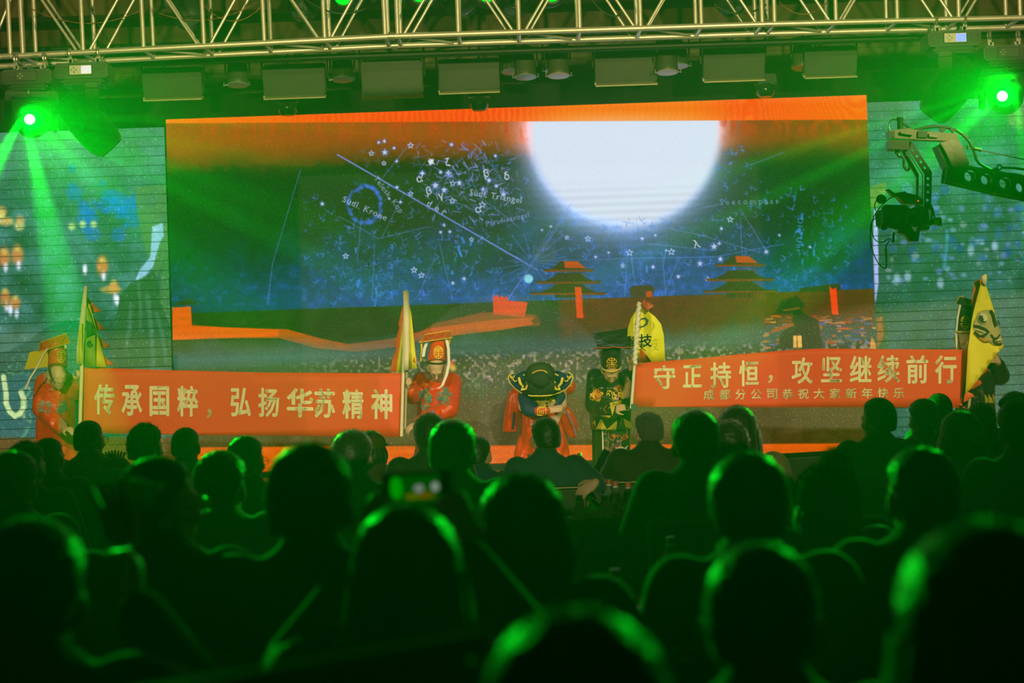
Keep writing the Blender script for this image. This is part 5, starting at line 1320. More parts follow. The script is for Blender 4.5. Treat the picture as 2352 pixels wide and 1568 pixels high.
# black robed performer
p = Performer(1404, 1096, 'performer in black satin robe and black board hat bowing by the right banner'); W = p.W
p.body((1404, 850, -.46), 0, .95, ((1368, 868, -.12), (1440, 868, -.12)), ((1366, 925, -.20), (1440, 905, -.28)), ((1410, 940, -.40), (1449, 838, -.42)), ((1440, 932, -.46), (1456, 828, -.46)), (1404, 880, .15), ((1388, 1094, 0), (1422, 1094, 0)), up=((0, -.9, .5), (.5, -.8, .2)), thumb=(1, -1), curl=(.4, 1.0))
mb = MB()
loft(mb, [(W(1403, 985, -.05), .185, .19, 0), (W(1403, 940, -.08), .185, .20, 0), (W(1404, 890, -.12), .19, .20, 0), (W(1404, 862, -.12), .17, .16, .2), (W(1404, 845, -.10), .10, .10, .3)])
chain(mb, [W(1368, 866, -.12), W(1366, 930, -.20), W(1404, 942, -.36)], [.085, .088, .075]); chain(mb, [W(1440, 868, -.12), W(1446, 890, -.26), W(1450, 852, -.38)], [.085, .06, .05])
robe = p.part('robe', mb, blk_sat, .013, 3, fold=.018, fz=1.0)
mb = MB(); loft(mb, [(W(1408, 1090, -.02), .150, .13, 0), (W(1408, 1040, -.03), .155, .14, 0), (W(1407, 975, -.02), .16, .15, 0)]); skirt = p.part('skirt', mb, blk_sat, .014, 3, fold=.005, fz=2)
mb = MB(); loft(mb, [(W(1378, 1092, .03), .065, .08, 0), (W(1378, 1040, .03), .07, .09, 0), (W(1380, 975, .03), .08, .1, 0)]); p.part('trousers', mb, mat('dark_trousers'), .016)
hc = hat_body(p, [(1404, 798, 22, -.42, -.3), (1404, 812, 23.5, -.44, -.35), (1404, 830, 24, -.47, -.4), (1404, 840, 23, -.50, -.45), (1404, 849, 19, -.53, -.5)], 0, blk_sat)
MB().tube([W(1404 + 23 * sin(a), 853 - 14 * (1 - cos(a)), -.60 + .12 * (1 - cos(a))) for a in np.linspace(-1.4, 1.4, 20)], .0055, 6).obj('gold_edging', goldy, p.r, True)
p.plate('hat_board', [(1360, 766, -.34), (1442, 753, -.34), (1450, 796, -.56), (1373, 799, -.56)], blk_sat, .012)
p.plate('hat_rim', [(1360, 803, -.50), (1374, 798, -.60), (1448, 796, -.60), (1452, 802, -.50), (1430, 800, -.5), (1382, 801, -.5)], mat('rim_dark', (.03, .025, .02), .5), .01)
p.tubes('red_edging', [(1361, 803, -.52), (1375, 798, -.61), (1395, 799, -.61), (1410, 796, -.61), (1430, 799, -.61), (1448, 797, -.60), (1452, 803, -.52)], .0035, redth)
p.tubes('white_tassel', [(1380, 802, -.46), (1376, 810, -.42), (1377, 820, -.36)], .012, white_c); p.tubes('white_tassel', [(1428, 800, -.55), (1431, 798, -.55)], .012, white_c)
hit = raycaster([hc]); stitch(hit, 'longevity_emblem', shou(1405, 835, 12, 13), .0042, gold, p.r)
hit = raycaster([robe, skirt])
stitch(hit, 'dragon_roundel', curls(1370, 905, 13, 15, 30, 21), .003, gold, p.r); stitch(hit, 'dragon_roundel', curls(1370, 905, 12, 14, 10, 22) + curls(1425, 895, 18, 10, 16, 24), .003, redth, p.r)
stitch(hit, 'dragon_roundel', curls(1418, 902, 24, 12, 26, 23) + curls(1432, 908, 8, 6, 10, 26), .0034, goldy, p.r); stitch(hit, 'flower_pink', curls(1420, 912, 8, 5, 8, 27), .003, pink, p.r)
zz = []
for i in range(6): zz.append(dense([(1369 + i * 3, 985), (1381 + i * .4, 963 + i * 4), (1393 - i * 2.4, 986)]))
for i in range(6): zz.append(dense([(1393 + i * 3, 988), (1418 - i * .6, 966 + i * 4.4)]))
for i in range(7): zz.append(dense([(1401 + i * 2.5, 925 + i * 1.0), (1407 + i * 1, 955 - i * 4.5)]) + []); zz.append(dense([(1401 + i * 2.8, 926 - i * 0), (1428 - i * .2, 919 + i * 2.6)]))
for i in range(5): zz.append(dense([(1432 + i, 962 + i * 4), (1450, 970 + i * 3.4)]))
for i in range(4): zz.append(dense([(1380 + i * 4, 955 + i * 2.6), (1403 - i * 1.5, 955 + i * 1.6)])); zz.append(dense([(1360 + i * 2, 975 - i * 3), (1367, 965 + i * 4)]))
stitch(hit, 'gold_zigzag', zz, .0030, goldy, p.r)
stitch(hit, 'red_scroll', [dense(q, 2) for q in ([(1398, 988), (1398, 1005), (1408, 1012), (1414, 1002), (1420, 998), (1426, 1002), (1432, 1010), (1440, 1006), (1440, 984)], [(1398, 1012), (1396, 1030), (1398, 1060)], [(1425, 975), (1428, 960), (1420, 950)], [(1394, 948), (1386, 940), (1394, 930)])] + [dense([(1387, y), (1394, y)]) for y in (996, 1012, 1028, 1046, 1062, 1078)] + curls(1420, 1003, 20, 6, 10, 30, .6), .0032, redth, p.r)
stitch(hit, 'peony_pink', curls(1420, 1022, 12, 10, 18, 31, .7), .0034, pink, p.r); stitch(hit, 'bat_emblem', curls(1428, 1032, 9, 5, 12, 32, .7) + [dense([(1414, 1028), (1426, 1036), (1442, 1024)])], .004, mat('silver_thread', (.7, .72, .70), .4), p.r); stitch(hit, 'yellow_knot', curls(1426, 1031, 4, 3, 6, 33, .5), .004, goldy, p.r)
p.tubes('white_piping', [(1384, 988, -.16), (1385, 1030, -.17), (1387, 1070, -.17), (1391, 1088, -.17)], .0075, white_c)
p.tubes('wrist_watch', [(1437, 928, -.44), (1440, 936, -.46), (1438, 944, -.44)], .009, black_metal)
m_ = at(1456, 935, 14.99); o_ = MB().box((0, 0, 0), (.05, .02, .06), bev=.006).obj('pole_clip', mat('clip_dark', (.05, .08, .09), .3), None, True); o_.location = m_; tag(o_, 'small dark clip at the foot of the white pole', 'clip')

# left red robed performer
p = Performer(133, 1112, 'performer in red robe and red board hat at the far left end of the banner'); W = p.W
p.body((133, 864, -.34), .45, .30, ((100, 872, -.10), (165, 875, -.12)), ((92, 935, -.20), (178, 905, -.25)), ((150, 985, -.38), (181, 874, -.44)), ((165, 985, -.46), (184, 864, -.48)), (133, 900, .15), ((115, 1110, 0), (152, 1110, 0)), up=((0, -.5, .8), (.5, -.8, .3)), thumb=(1, -1), curl=(.5, 1.))
mb = MB()
loft(mb, [(W(134, 1085, .02), .20, .19, 0), (W(133, 1010, -.02), .185, .20, 0), (W(132, 940, -.08), .18, .20, 0), (W(132, 892, -.1), .175, .19, 0), (W(132, 874, -.12), .14, .14, .2)])
chain(mb, [W(102, 878, -.1), W(95, 938, -.22), W(140, 982, -.36)], [.085, .085, .065]); chain(mb, [W(164, 880, -.12), W(177, 905, -.25), W(180, 886, -.38)], [.075, .06, .05])
robe = p.part('robe', mb, red_sat, .013, 3, fold=.018, fz=1.0)
hc = hat_body(p, [(133, 790, 18, -.30, -.2), (133, 806, 20, -.31, -.2), (133, 826, 21, -.33, -.25), (132, 841, 21, -.36, -.3)], 0, red_sat)
p.plate('hat_board', [(88, 808, -.40), (93, 786, -.28), (152, 766, -.28), (162, 787, -.40)], mat('board_orange', (.66, .13, .02), .5), .012)
p.tubes('gold_edging', [(88, 808, -.41), (93, 786, -.29), (152, 766, -.29), (162, 787, -.41), (88, 808, -.41)], .005, gold)
p.tubes('gold_zigzag', [(92, 804, -.41), (96, 786, -.30), (112, 800, -.41), (121, 779, -.30), (140, 791, -.41), (150, 768, -.30), (160, 786, -.41)], .004, gold)
p.plate('hat_flap', [(68, 808, -.12), (90, 805, -.14), (113, 804, -.16), (112, 842, -.14), (56, 848, -.10)], yel, .01, label='yellow flap at the back of the hat')
p.tubes('ribbon', [(110, 800, -.42), (100, 815, -.43), (84, 845, -.44), (68, 870, -.44), (59, 893, -.42)], .009, white_c); p.tubes('ribbon', [(150, 790, -.40), (152, 800, -.40)], .014, white_c)
hit = raycaster([hc]); stitch(hit, 'longevity_emblem', shou(141, 818, 10, 14), .0034, goldy, p.r)
MB().tube([W(112, 843, -.40), W(114, 860, -.44), (W(122, 874, -.46))], .006, 6).obj('chin_strap', mat('band_black'), p.r, True)
hit = raycaster([robe])
stitch(hit, 'dragon_embroidery', curls(103, 935, 16, 15, 30, 41), .0034, mat('grey_thread', (.30, .36, .30), .5), p.r); stitch(hit, 'dragon_embroidery', curls(143, 935, 10, 14, 20, 42), .0034, teal, p.r)
stitch(hit, 'frog_button', [dense([(136, 904), (144, 898)]), dense([(135, 931), (145, 926)]), dense([(141, 951), (149, 950)])], .0036, gold, p.r)
stitch(hit, 'grey_stripe', [dense([(136 + i * 3, 962), (142 + i * 3, 1000 - i * 4)]) for i in range(6)], .003, mat('grey_thread'), p.r)
p.tubes('blue_sash', [(174, 915, -.1), (175, 960, -.1), (174, 985, -.1)], .028, mat('blue_cloth', (.02, .10, .20), .6))

# black robed performer at the far right, half hidden by the flag
p = Performer(2240, 1080, 'performer in black robe and tall black hat half hidden behind the yellow flag'); W = p.W
p.body((2214, 776, -.30), .2, .35, ((2190, 812, -.05), (2262, 815, -.05)), ((2170, 850, -.15), (2296, 860, -.1)), ((2195, 862, -.28), (2292, 830, -.3)), ((2215, 862, -.32), (2280, 815, -.34)), (2238, 880, .15), ((2225, 1075, 0), (2262, 1075, 0)), up=((0, -.9, .3), (0, -1, 0)), thumb=(1, -1), curl=(.6, .8))
mb = MB()
loft(mb, [(W(2244, 1060, .02), .19, .18, 0), (W(2244, 1000, .0), .17, .18, 0), (W(2240, 930, -.02), .17, .18, 0), (W(2236, 860, -.03), .18, .18, 0), (W(2228, 815, -.05), .16, .15, .2), (W(2222, 800, -.08), .08, .08, .2)])
chain(mb, [W(2190, 818, -.05), W(2170, 852, -.13), W(2190, 862, -.25)], [.075, .07, .055]); chain(mb, [W(2266, 815, -.05), W(2298, 862, -.1), W(2294, 838, -.24)], [.09, .085, .06])
robe = p.part('robe', mb, blk_sat, .014, 3, fold=.018, fz=1.)
hc = hat_body(p, [(2220, 690, 16, -.26, -.1), (2218, 712, 18, -.28, -.15), (2214, 740, 19, -.30, -.2), (2213, 760, 19, -.32, -.25)], 0, blk_sat)
p.plate('hat_board', [(2195, 697, -.38), (2204, 680, -.26), (2240, 690, -.26), (2246, 704, -.38), (2226, 702, -.38), (2206, 698, -.38)], blk_sat, .014)
p.tubes('gold_edging', [(2195, 697, -.39), (2204, 680, -.27), (2222, 686, -.27), (2228, 698, -.38), (2240, 690, -.28)], .004, gold)
MB().tube([W(2213 + 19.5 * sin(a), 762 - 2 * (1 - cos(a)), -.32 - .10 * cos(a)) for a in np.linspace(-1.5, 1.5, 18)], .005, 6).obj('gold_band', goldy, p.r, True)
hit = raycaster([hc]); stitch(hit, 'longevity_emblem', shou(2217, 740, 10, 14), .0034, goldy, p.r)
p.tubes('ribbon', [(2205, 700, -.36), (2199, 730, -.37), (2196, 765, -.36), (2198, 800, -.34)], .011, white_c)
hit = raycaster([robe]); stitch(hit, 'gold_fringe', [dense([(2262 + i * 3, 905 + (i % 3) * 4), (2264 + i * 3.2, 925)]) for i in range(9)], .003, goldy, p.r)
# ---------------------------------------------------------------- audience
def cl(name, c, r=.8, sh=.25, **k): return mat(name, c, r, sheen=sh, noise=.25, nscale=12, **k)
J_BLK = cl('wool_black', (.012, .012, .012)); J_TEAL = cl('suit_dark_teal', (.02, .055, .065)); J_TAN = cl('jacket_olive_brown', (.10, .075, .03)); J_GRY = cl('coat_light_grey', (.20, .21, .19)); J_NAVY = cl('jacket_navy', (.012, .03, .06))
J_BRN = cl('coat_brown', (.05, .03, .018)); J_WHT = cl('shirt_pale', (.42, .40, .30)); J_TWD = cl('tweed_dark', (.028, .024, .014)); TROU = cl('trouser_black', (.012, .012, .014))
fur_m = mat('fur_dark', (.05, .045, .035), .7, sheen=.6, noise=.4, nscale=30); fur_l = mat('fur_pale', (.38, .34, .22), .7, sheen=.6, noise=.3, nscale=30)
def fuzz(points, L, n, seed=1, wd=.0016):
    rs = random.Random(seed); vs, fs = [], []
    for k in range(n):
        p, d = points(rs); q = (d + Vector((rs.gauss(0, .45), rs.gauss(0, .45), rs.gauss(0, .45)))).normalized(); s_ = q.orthogonal().normalized() * wd
        l = L * rs.uniform(.5, 1.1); i = len(vs); vs += [p - s_, p + s_, p + q * l + Vector((0, 0, -l * .2))]; fs.append((i, i + 1, i + 2))
    return vs, fs
def ball(c, r):
    c = Vector(c)
    def f(rs):
        d = Vector((rs.gauss(0, 1), rs.gauss(0, 1), rs.gauss(0, 1))).normalized(); return c + Vector((d.x * r[0], d.y * r[1], d.z * r[2])), d
    return f
def audience(px, ytop, w_, label, pose='lap', yaw=0., pitch=0., hair='short', seed=1, jacket=None, fat=.02, rz=0., k=1., hm=None, chairlabel=True, glasses=False, collar=None):
    Y = F * .172 / w_
    for _ in range(12):
        s = at(px, ytop, Y).z / 1.292; Y = F * .172 * s * k / w_
    s *= 1.0; o = at(px, ytop, Y)
    r = empty('person', (o.x, Y - .05 * s, 0), rz, label, 'person'); r.scale = (s,) * 3; r['group'] = 'seated audience seen from behind'
    off = Matrix.Rotation(rz, 3, 'Z') @ Vector((0, .05 * s, 0)); r.location = (o.x - off.x, Y - off.y, 0)
    bd, jk, tr, R = get_seated(pose, yaw, pitch, fat)
    link('body', bd, r, skin_m); link('jacket', jk, r, jacket or J_BLK); link('trousers', tr, r, TROU)
    if hair: link('hair', get_hair(hair, seed), r, hm or hair_m, HEADC, R.to_euler())
    for q in (-1, 1): link('shoe', SHOE, r, mat('shoe_black'), (q * .125, .37, 0))
    if glasses:
        mb = MB()
        for q in (-1, 1):
            mb.tube([HEADC + R @ Vector((q * .033 + .021 * cos(a), .108, .002 + .017 * sin(a))) for a in np.linspace(0, 2 * pi, 17)], .002, 5, False)
            mb.tube([HEADC + R @ Vector(v) for v in ((q * .054, .106, .006), (q * .078, .06, .008), (q * .082, -.005, .0))], .002, 5)
        mb.obj('spectacles', mat('spectacle_metal', (.6, .5, .4), .25, .9), r, True)
    if collar:
        MB().tube([(.070 * cos(a), .032 + .064 * sin(a), 1.092 + .014 * sin(a)) for a in np.linspace(0, 2 * pi, 25)], .009, 8, False).obj('shirt_collar', collar, r, True)
    c = chair(0, 0, 0, ' '.join(('chair under ' + label.split(',')[0]).split()[:15]), scale=s)
    p = Matrix.Rotation(rz, 3, 'Z') @ Vector((0, -.005 * s, 0)); c.location = (r.location.x + p.x, r.location.y + p.y, 0); c.rotation_euler = (0, 0, rz)
    r['s'] = s
    return r
WC = mat('collar_white', (.7, .68, .6), .7)
A_ = audience
pa = A_(205, 965, 68, 'man in brown jacket and glasses by the left banner pole, holding a toy clapper', 'clap', -.35, 0, 'buzz', 2, J_TAN, glasses=True)
A_(335, 978, 75, 'man with spiky hair and white collar under the left banner', 'lap', -.35, 0, 'spiky', 3, J_BLK, collar=WC)
A_(427, 981, 66, 'man with cropped hair just right of the spiky haired man', 'lap', -.25, 0, 'buzz', 4, J_BRN, .03)
A_(565, 1003, 84, 'man with round short hair and glasses, alone in front of the orange floor bar', 'lap', -.4, 0, 'short', 5, J_BLK, glasses=True, collar=WC)
pe = A_(852, 994, 56, 'woman in a round brown hat behind the man with combed hair', 'lap', -.6, 0, 'bob', 6, J_BRN)
A_(810, 995, 88, 'man with full combed hair in front of the brown round hat', 'lap', -.3, 0, 'full', 7, J_BLK)
A_(985, 956, 72, 'man with smooth dark hair below the red robed performer', 'lap', .25, 0, 'full', 8, J_BLK)
A_(1040, 972, 102, 'person with shiny layered hair directly above the raised phone', 'lap', -.25, 0, 'full', 9, J_BLK)
A_(1100, 1004, 60, 'man in navy top with head turned right, beside the person with layered hair', 'lap', -.45, 0, 'short', 10, J_NAVY, collar=mat('collar_navy', (.02, .04, .08), .7))
A_(1250, 960, 75, 'man in dark teal suit in front of the bowing centre performer', 'armrest', .35, 0, 'short', 11, J_TEAL, k=1.1)
A_(1487, 942, 76, 'older man with thinning grey hair in front of the black robed performer', 'phone_left', .3, .0, 'thin', 12, J_TWD, .03, k=1.1, hm=hair_g)
A_(1594, 950, 102, 'man with green rimmed combed hair in dark coat under the right banner', 'table', .1, 0, 'full', 13, J_BLK, .028)
A_(1692, 938, 80, 'woman with long dark hair under the middle of the right banner', 'lap', 0, 0, 'long', 14, mat('coat_beige', (.20, .15, .07), .8, sheen=.2))
A_(1672, 970, 88, 'person with curly hair in front of the long haired woman', 'lap', 0, 0, 'spiky', 15, J_BLK)
A_(2014, 915, 74, 'man in suit with white collar and a visible left ear, right of the orange bar', 'lap', .45, 0, 'short', 16, J_BLK, collar=WC)
A_(2118, 922, 72, 'man in brown jacket directly right of the white collared man', 'lap', .35, 0, 'full', 17, J_TWD, k=1.12)
A_(2156, 905, 60, 'person with short hair behind the brown jacketed man at the right', 'lap', -.2, 0, 'short', 18, J_BLK)
A_(2205, 950, 90, 'person with round dark hair right of the brown jacketed man', 'lap', 0, 0, 'bob', 19, J_BLK, k=1.1)
A_(2252, 932, 64, 'person with dark hair in front of the yellow mask flag', 'lap', -.4, 0, 'full', 20, J_BLK)
ps = A_(2328, 905, 58, 'person in a dark beret at the far right below the green beam', 'lap', .4, 0, 'bob', 21, J_BLK)
A_(2340, 924, 98, 'person with large dark head cut by the right edge of the picture', 'lap', .1, 0, 'full', 22, J_BLK)
A_(112, 1005, 72, 'man with bald looking crop and orange lit ear at the left', 'lap', -.3, 0, 'buzz', 23, J_BLK)
A_(62, 1020, 80, 'person with fluffy hair left of the man with the orange lit ear', 'lap', -.4, 0, 'spiky', 24, J_BLK)
A_(30, 1045, 108, 'person at the left edge with a long dark head', 'lap', -.2, 0, 'full', 25, J_BLK)
A_(368, 1052, 163, 'man with glasses and green lit cheek, turned to the right', 'lap', -.75, 0, 'short', 26, J_BLK, glasses=True)
A_(508, 1045, 112, 'person in light grey coat left of the centre', 'lap', -.3, .0, 'full', 27, J_GRY, .05)
A_(712, 1036, 184, 'man with tall green topped hair and collar in front of the orange floor bar', 'lap', -.2, 0, 'full', 28, J_BLK, .03)
pz = A_(930, 1178, 222, 'person in a fur collared coat holding up a phone', 'phone', 0, 0, 'long', 29, J_BLK, .04)
A_(1195, 1105, 178, 'person with smooth round head right of the raised phone', 'table', .15, 0, 'bob', 30, J_BLK, .03)
A_(1715, 1055, 172, 'person with pale shirt collar line, in the middle of the right half', 'lap', 0, 0, 'full', 31, J_BLK, .03, collar=J_WHT)
pc = A_(1895, 1080, 112, 'person in fur hat with a pale pompom', 'lap', 0, 0, 'bob', 32, fur_m, .06)
A_(2110, 1030, 162, 'man with green rimmed head and ear in lined jacket on the right', 'lap', .25, 0, 'short', 33, J_BLK, .03)
A_(1745, 1252, 285, 'large blurred head with green outline at the bottom right of centre', 'lap', -.2, 0, 'short', 34, J_BLK, .03, k=1.1)
A_(1320, 1436, 400, 'nearest blurred head rising from the bottom edge', 'lap', 0, 0, 'full', 35, J_BLK, .03)
A_(2262, 1226, 380, 'very large blurred dark head in the bottom right corner', 'lap', .1, 0, 'long', 36, J_BLK, .03)
A_(70, 1212, 240, 'dark blurred person in the bottom left corner', 'clap_high', -.1, 0, 'full', 37, J_BLK, .04)
# accessories
def acc(r, name, mb, m, label=None):
    o = mb.obj(name, m, r, True); 
    if label: o['label'] = label
    return o
mb = MB(); mb.ell(HEADC + Vector((0, -.01, .045)), (.105, .118, .085), None, 20, 12); mb.lathe([(.12, 0), (.125, .008), (.10, .02)], 24, HEADC + Vector((0, -.01, .03))); acc(pe, 'round_hat', mb, mat('hat_brown', (.10, .05, .02), .85))
mb = MB(); mb.ell(HEADC + Vector((.01, -.01, .06)), (.115, .12, .06), None, 20, 12); acc(ps, 'beret', mb, mat('hat_dark', (.015, .015, .015), .9))
mb = MB(); mb.ell(HEADC + Vector((0, -.01, .03)), (.108, .120, .115), None, 20, 12); v_, f_ = fuzz(ball(HEADC + Vector((0, -.01, .03)), (.106, .118, .112)), .03, 5000, 3); mb.add(v_, f_); acc(pc, 'fur_hat', mb, fur_m)
pcn = HEADC + Vector((.04, -.01, .15)); mb = MB(); mb.ell(pcn, (.045,) * 3); v_, f_ = fuzz(ball(pcn, (.04, .04, .04)), .035, 2500, 4); mb.add(v_, f_); acc(pc, 'pompom', mb, fur_l, 'pale furry pompom')
def torus_pts(R_, r, z):
    def f(rs):
        a = rs.random() * 2 * pi; b = rs.random() * 2 * pi; d = Vector((cos(a) * cos(b), sin(a) * cos(b) * .8, sin(b))); return Vector((cos(a) * R_, sin(a) * R_ * .75 + .01, z)) + d * r, d
    return f
mb = MB(); mb.tube([(.155 * cos(a), .155 * .75 * sin(a) + .01, 1.04) for a in np.linspace(0, 2 * pi, 30)], .05, 10, False); v_, f_ = fuzz(torus_pts(.155, .045, 1.04), .045, 7000, 5, .002); mb.add(v_, f_); acc(pz, 'fur_collar', mb, fur_m)
# raised phone
ph = at(958, 1124, 3.42)
pr = empty('phone', ph, 0, 'raised smartphone showing a small green picture of the stage', 'phone'); pr.rotation_euler = (radians(-4), radians(-1.2), 0)
MB().box((0, 0, 0), (.138, .009, .070), bev=.004).obj('case', mat('phone_case', (.10, .12, .11), .3), pr, True)
MB().box((0, -.0052, 0), (.126, .002, .062)).obj('glass', mat('phone_glass', (.01, .012, .01), .08), pr)
MB().box((-.004, -.0066, 0), (.098, .0012, .056)).obj('screen', emis('phone_picture_green', (.0, .045, .0), 1.), pr)
def pdot(x, z, rx, rz_, col, es, d=.0078): 
    MB().lathe([(.001, .0008), (1, 0)][::-1], 18, (x, -d, z), Matrix(((rx, 0, 0), (0, 0, 1), (0, rz_, 0)))).obj('screen_spot', emis('phone_spot_%d' % int((x + 1) * 1000), col, es), pr)
pdot(-.040, .005, .012, .022, (.0, .25, .0), 1.); pdot(.004, .002, .010, .008, (.14, .18, .15), 1.); pdot(.036, .004, .008, .009, (.20, .24, .19), 1.); pdot(-.010, -.013, .014, .006, (.07, .10, .0), 1., .0074); pdot(.014, -.012, .020, .006, (.10, .06, .0), 1., .0073)
MB().lathe([(.004, 0), (.004, .004), (.002, .005)], 12, (-.064, -.006, .032), rotm(pi / 2)).obj('flash_glint', mat('glint_metal', (.8, .8, .8), .15, .9), pr, True)
# phone held by the grey haired man
po = at(1386, 1062, 9.92); pp = empty('phone', po, .3, 'dark tilted phone held up by the grey haired man', 'phone'); pp.rotation_euler = (.2, .45, .3)
MB().box((0, 0, 0), (.072, .009, .145), bev=.003).obj('case', mat('phone_black', (.015, .02, .025), .25), pp, True)
# toy clappers (coloured hand shapes)
def clapper(px, py, Y, label, cols, s=1.):
    r = empty('toy_clapper', at(px, py, Y), 0, label, 'toy', 'coloured plastic hand clappers'); r.scale = (s,) * 3
    MB().tube([(0, 0, -.12), (0, 0, -.02)], [.008, .010], 10).obj('handle', mat('clap_yellow', (.75, .60, .05), .4), r, True)
    for i, (c, x, a) in enumerate(zip(cols, (-.028, 0, .028), (-.28, 0, .28))):
        R = rotm(0, a, 0); mb = MB(); mb.ell(Vector((x * .5, i * .012 - .012, .03)), (.030, .007, .045), R)
        for k in range(4): cap(mb, Vector((x * .5, i * .012 - .012, .03)) + R @ Vector((-.022 + .015 * k, 0, .03)), Vector((x * .5, i * .012 - .012, .03)) + R @ Vector((-.028 + .019 * k, 0, .075)), .0075, .006, 8)
        mb.obj('hand_plate', mat('clap_%d' % c, ((.08, .45, .10), (.75, .60, .05), (.60, .12, .10), (.42, .18, .22))[c], .4), r, True)
clapper(262, 1078, 10.26, 'green and yellow toy clapper held by the man in the brown jacket', (0, 1, 2))
clapper(290, 1235, 3.13, 'blurred red and green toy clapper in front of the man with glasses', (3, 1, 0), .95)
# ---------------------------------------------------------------- tables
cloth_m = mat('table_cloth', (.30, .12, .05), .8, bump=.2, nscale=10, sheen=.2)
def table(x, y, r_, label, h=.70):
    r = empty('round_table', (x, y, 0), 0, label, 'table', 'round banquet tables')
    MB().lathe([(.01, h - .03), (r_ - .01, h - .03), (r_, h - .015), (r_ - .01, h), (.01, h)], 48).obj('tabletop', mat('tabletop_wood', (.22, .13, .06), .35), r, True)
    vs, fs = [], []; n, m = 96, 8
    for j in range(m + 1):
        for i in range(n):
            a = 2 * pi * i / n; q = r_ + .006 + (.02 + .035 * sin(a * 14)) * (j / m) ** 1.2
            vs.append((q * cos(a), q * sin(a), h + .004 - (h - .06) * j / m))
    for j in range(m):
        for i in range(n): fs.append((j * n + i, j * n + (i + 1) % n, (j + 1) * n + (i + 1) % n, (j + 1) * n + i))
    fs.append(tuple(range(n))[::-1]); mesh('tablecloth', vs, fs, cloth_m, r, True)
    MB().tube([(0, 0, 0.02), (0, 0, h - .03)], .04, 12).obj('pedestal', chrome, r, True); MB().lathe([(.30, 0), (.30, .02), (.05, .05)], 24).obj('foot', chrome, r, True)
    for k_, (sx, hh) in enumerate(()): pass
    return r
T1 = (.46, 8.42, .62); T2 = (.12, 5.42, .68); T3 = (.40, 12.0, .75)
table(*T1, 'round table with red brown cloth and water bottles behind the empty centre chair'); table(*T2, 'nearest round table with a plate at its right edge'); table(*T3, 'far round table near the foot of the stage')
bot_m = mat('bottle_plastic', (.85, .92, .86), .10, trans=.88, ior=1.25); cap_m = mat('bottle_cap', (.42, .09, .03), .4); ring_m = mat('bottle_ring', (.8, .8, .75), .4)
lab_w = mat('bottle_label_white', (.62, .66, .50), .5); lab_r = mat('bottle_label_red', (.48, .07, .035), .5); lab_g = mat('label_emblem_green', (.01, .10, .06), .5); water_m = lab_w
def bottle_proto():
    r = empty('water_bottle', (0, 0, 0), 0, 'x', 'bottle', 'plastic water bottles')
    MB().lathe([(.028, .0), (.032, .006), (.0325, .07), (.0305, .075), (.0325, .08), (.0325, .115), (.031, .135), (.026, .160), (.018, .182), (.0135, .190), (.0130, .200)], 24).obj('bottle_body', bot_m, r, True)
    MB().lathe([(.0155, .197), (.0155, .218), (.014, .220), (.001, .220)], 20).obj('cap', cap_m, r, True)
    MB().lathe([(.0150, .190), (.0150, .196)], 20).obj('neck_ring', ring_m, r, True)
    MB().lathe([(.0332, .082), (.0332, .112)], 24).obj('label_band', lab_w, r, True); MB().lathe([(.0332, .030), (.0332, .082)], 24).obj('label_red', lab_r, r, True)
    def wrap(x, z, R_=.0337): return Vector((R_ * sin(x / R_), -R_ * cos(x / R_), z))
    mb = MB()
    for (z0, w0) in ((.103, .007), (.098, .009), (.092, .011)): mb.add([wrap(-w0 * .5, z0 - .006), wrap(w0 * .5, z0 - .006), wrap(0, z0 + .004)], [(0, 1, 2)])
    mb.obj('emblem', lab_g, r)
    mb = MB(); x = -.0185
    for ch in '农夫山泉':
        if ch not in GT: GT[ch] = text_tris(ch, 1, 0)[0]
        for t in GT[ch]: mb.add([wrap(x + q[0] * .010, .060 + q[1] * .010, .0338) for q in t], [(0, 1, 2)])
        x += .0096
    mb.obj('lettering', lab_w, r)
    for zz in (.052, .046, .040): MB().add([wrap(-.015, zz), wrap(.015, zz), wrap(.015, zz + .0016), wrap(-.015, zz + .0016)], [(0, 1, 2, 3)]).obj('label_line', lab_w, r)
    return r
bp_ = bottle_proto(); first = [True]
def bottle(px, ytop, label, Tb=None, rz=0.):
    z = .704; Y = 6.
    for _ in range(10): Y = Y * (CAMZ - (z + .22)) / (CAMZ - at(px, ytop, Y).z)
    c = bp_ if first[0] else copy_tree(bp_); first[0] = False
    p = at(px, ytop, Y); c.location = (p.x, p.y, z); c.rotation_euler = (0, 0, rz); c['label'] = label
    return c
bottle(1330, 1136, 'water bottle left of the other two near bottles, above the empty chair back', rz=.3)
bottle(1388, 1136, 'near water bottle overlapping the bottle with the red label', rz=-.4)
bottle(1398, 1101, 'water bottle hidden behind the one with the tree emblem', rz=1.)
bottle(1413, 1105, 'water bottle with tree emblem and red label facing the camera', rz=-.05)
bottle(1442, 1107, 'half empty water bottle with red label, rightmost of the cluster', rz=-.6)
bottle(1541, 1232, 'water bottle standing alone right of the empty centre chair', rz=.8)
bottle(1413, 1306, 'blurred nearest water bottle beside the plate', rz=.2)
bottle(1030, 1240, 'water bottle with dark red cap seen between the phone holder and the round head', rz=.2)
bottle(1331, 1040, 'far bottle cap right of the man in the teal suit', rz=.1)
bottle(1216, 1043, 'far bottle cap left of the man in the teal suit', rz=.1)
bottle(1397, 1050, 'far bottle in front of the black skirt', rz=.1)
china = mat('plate_white', (.75, .75, .70), .25)
def on_table(px, py, z):
    Y = 6.
    for _ in range(12): Y = Y * (CAMZ - z) / (CAMZ - at(px, py, Y).z)
    return at(px, py, Y)
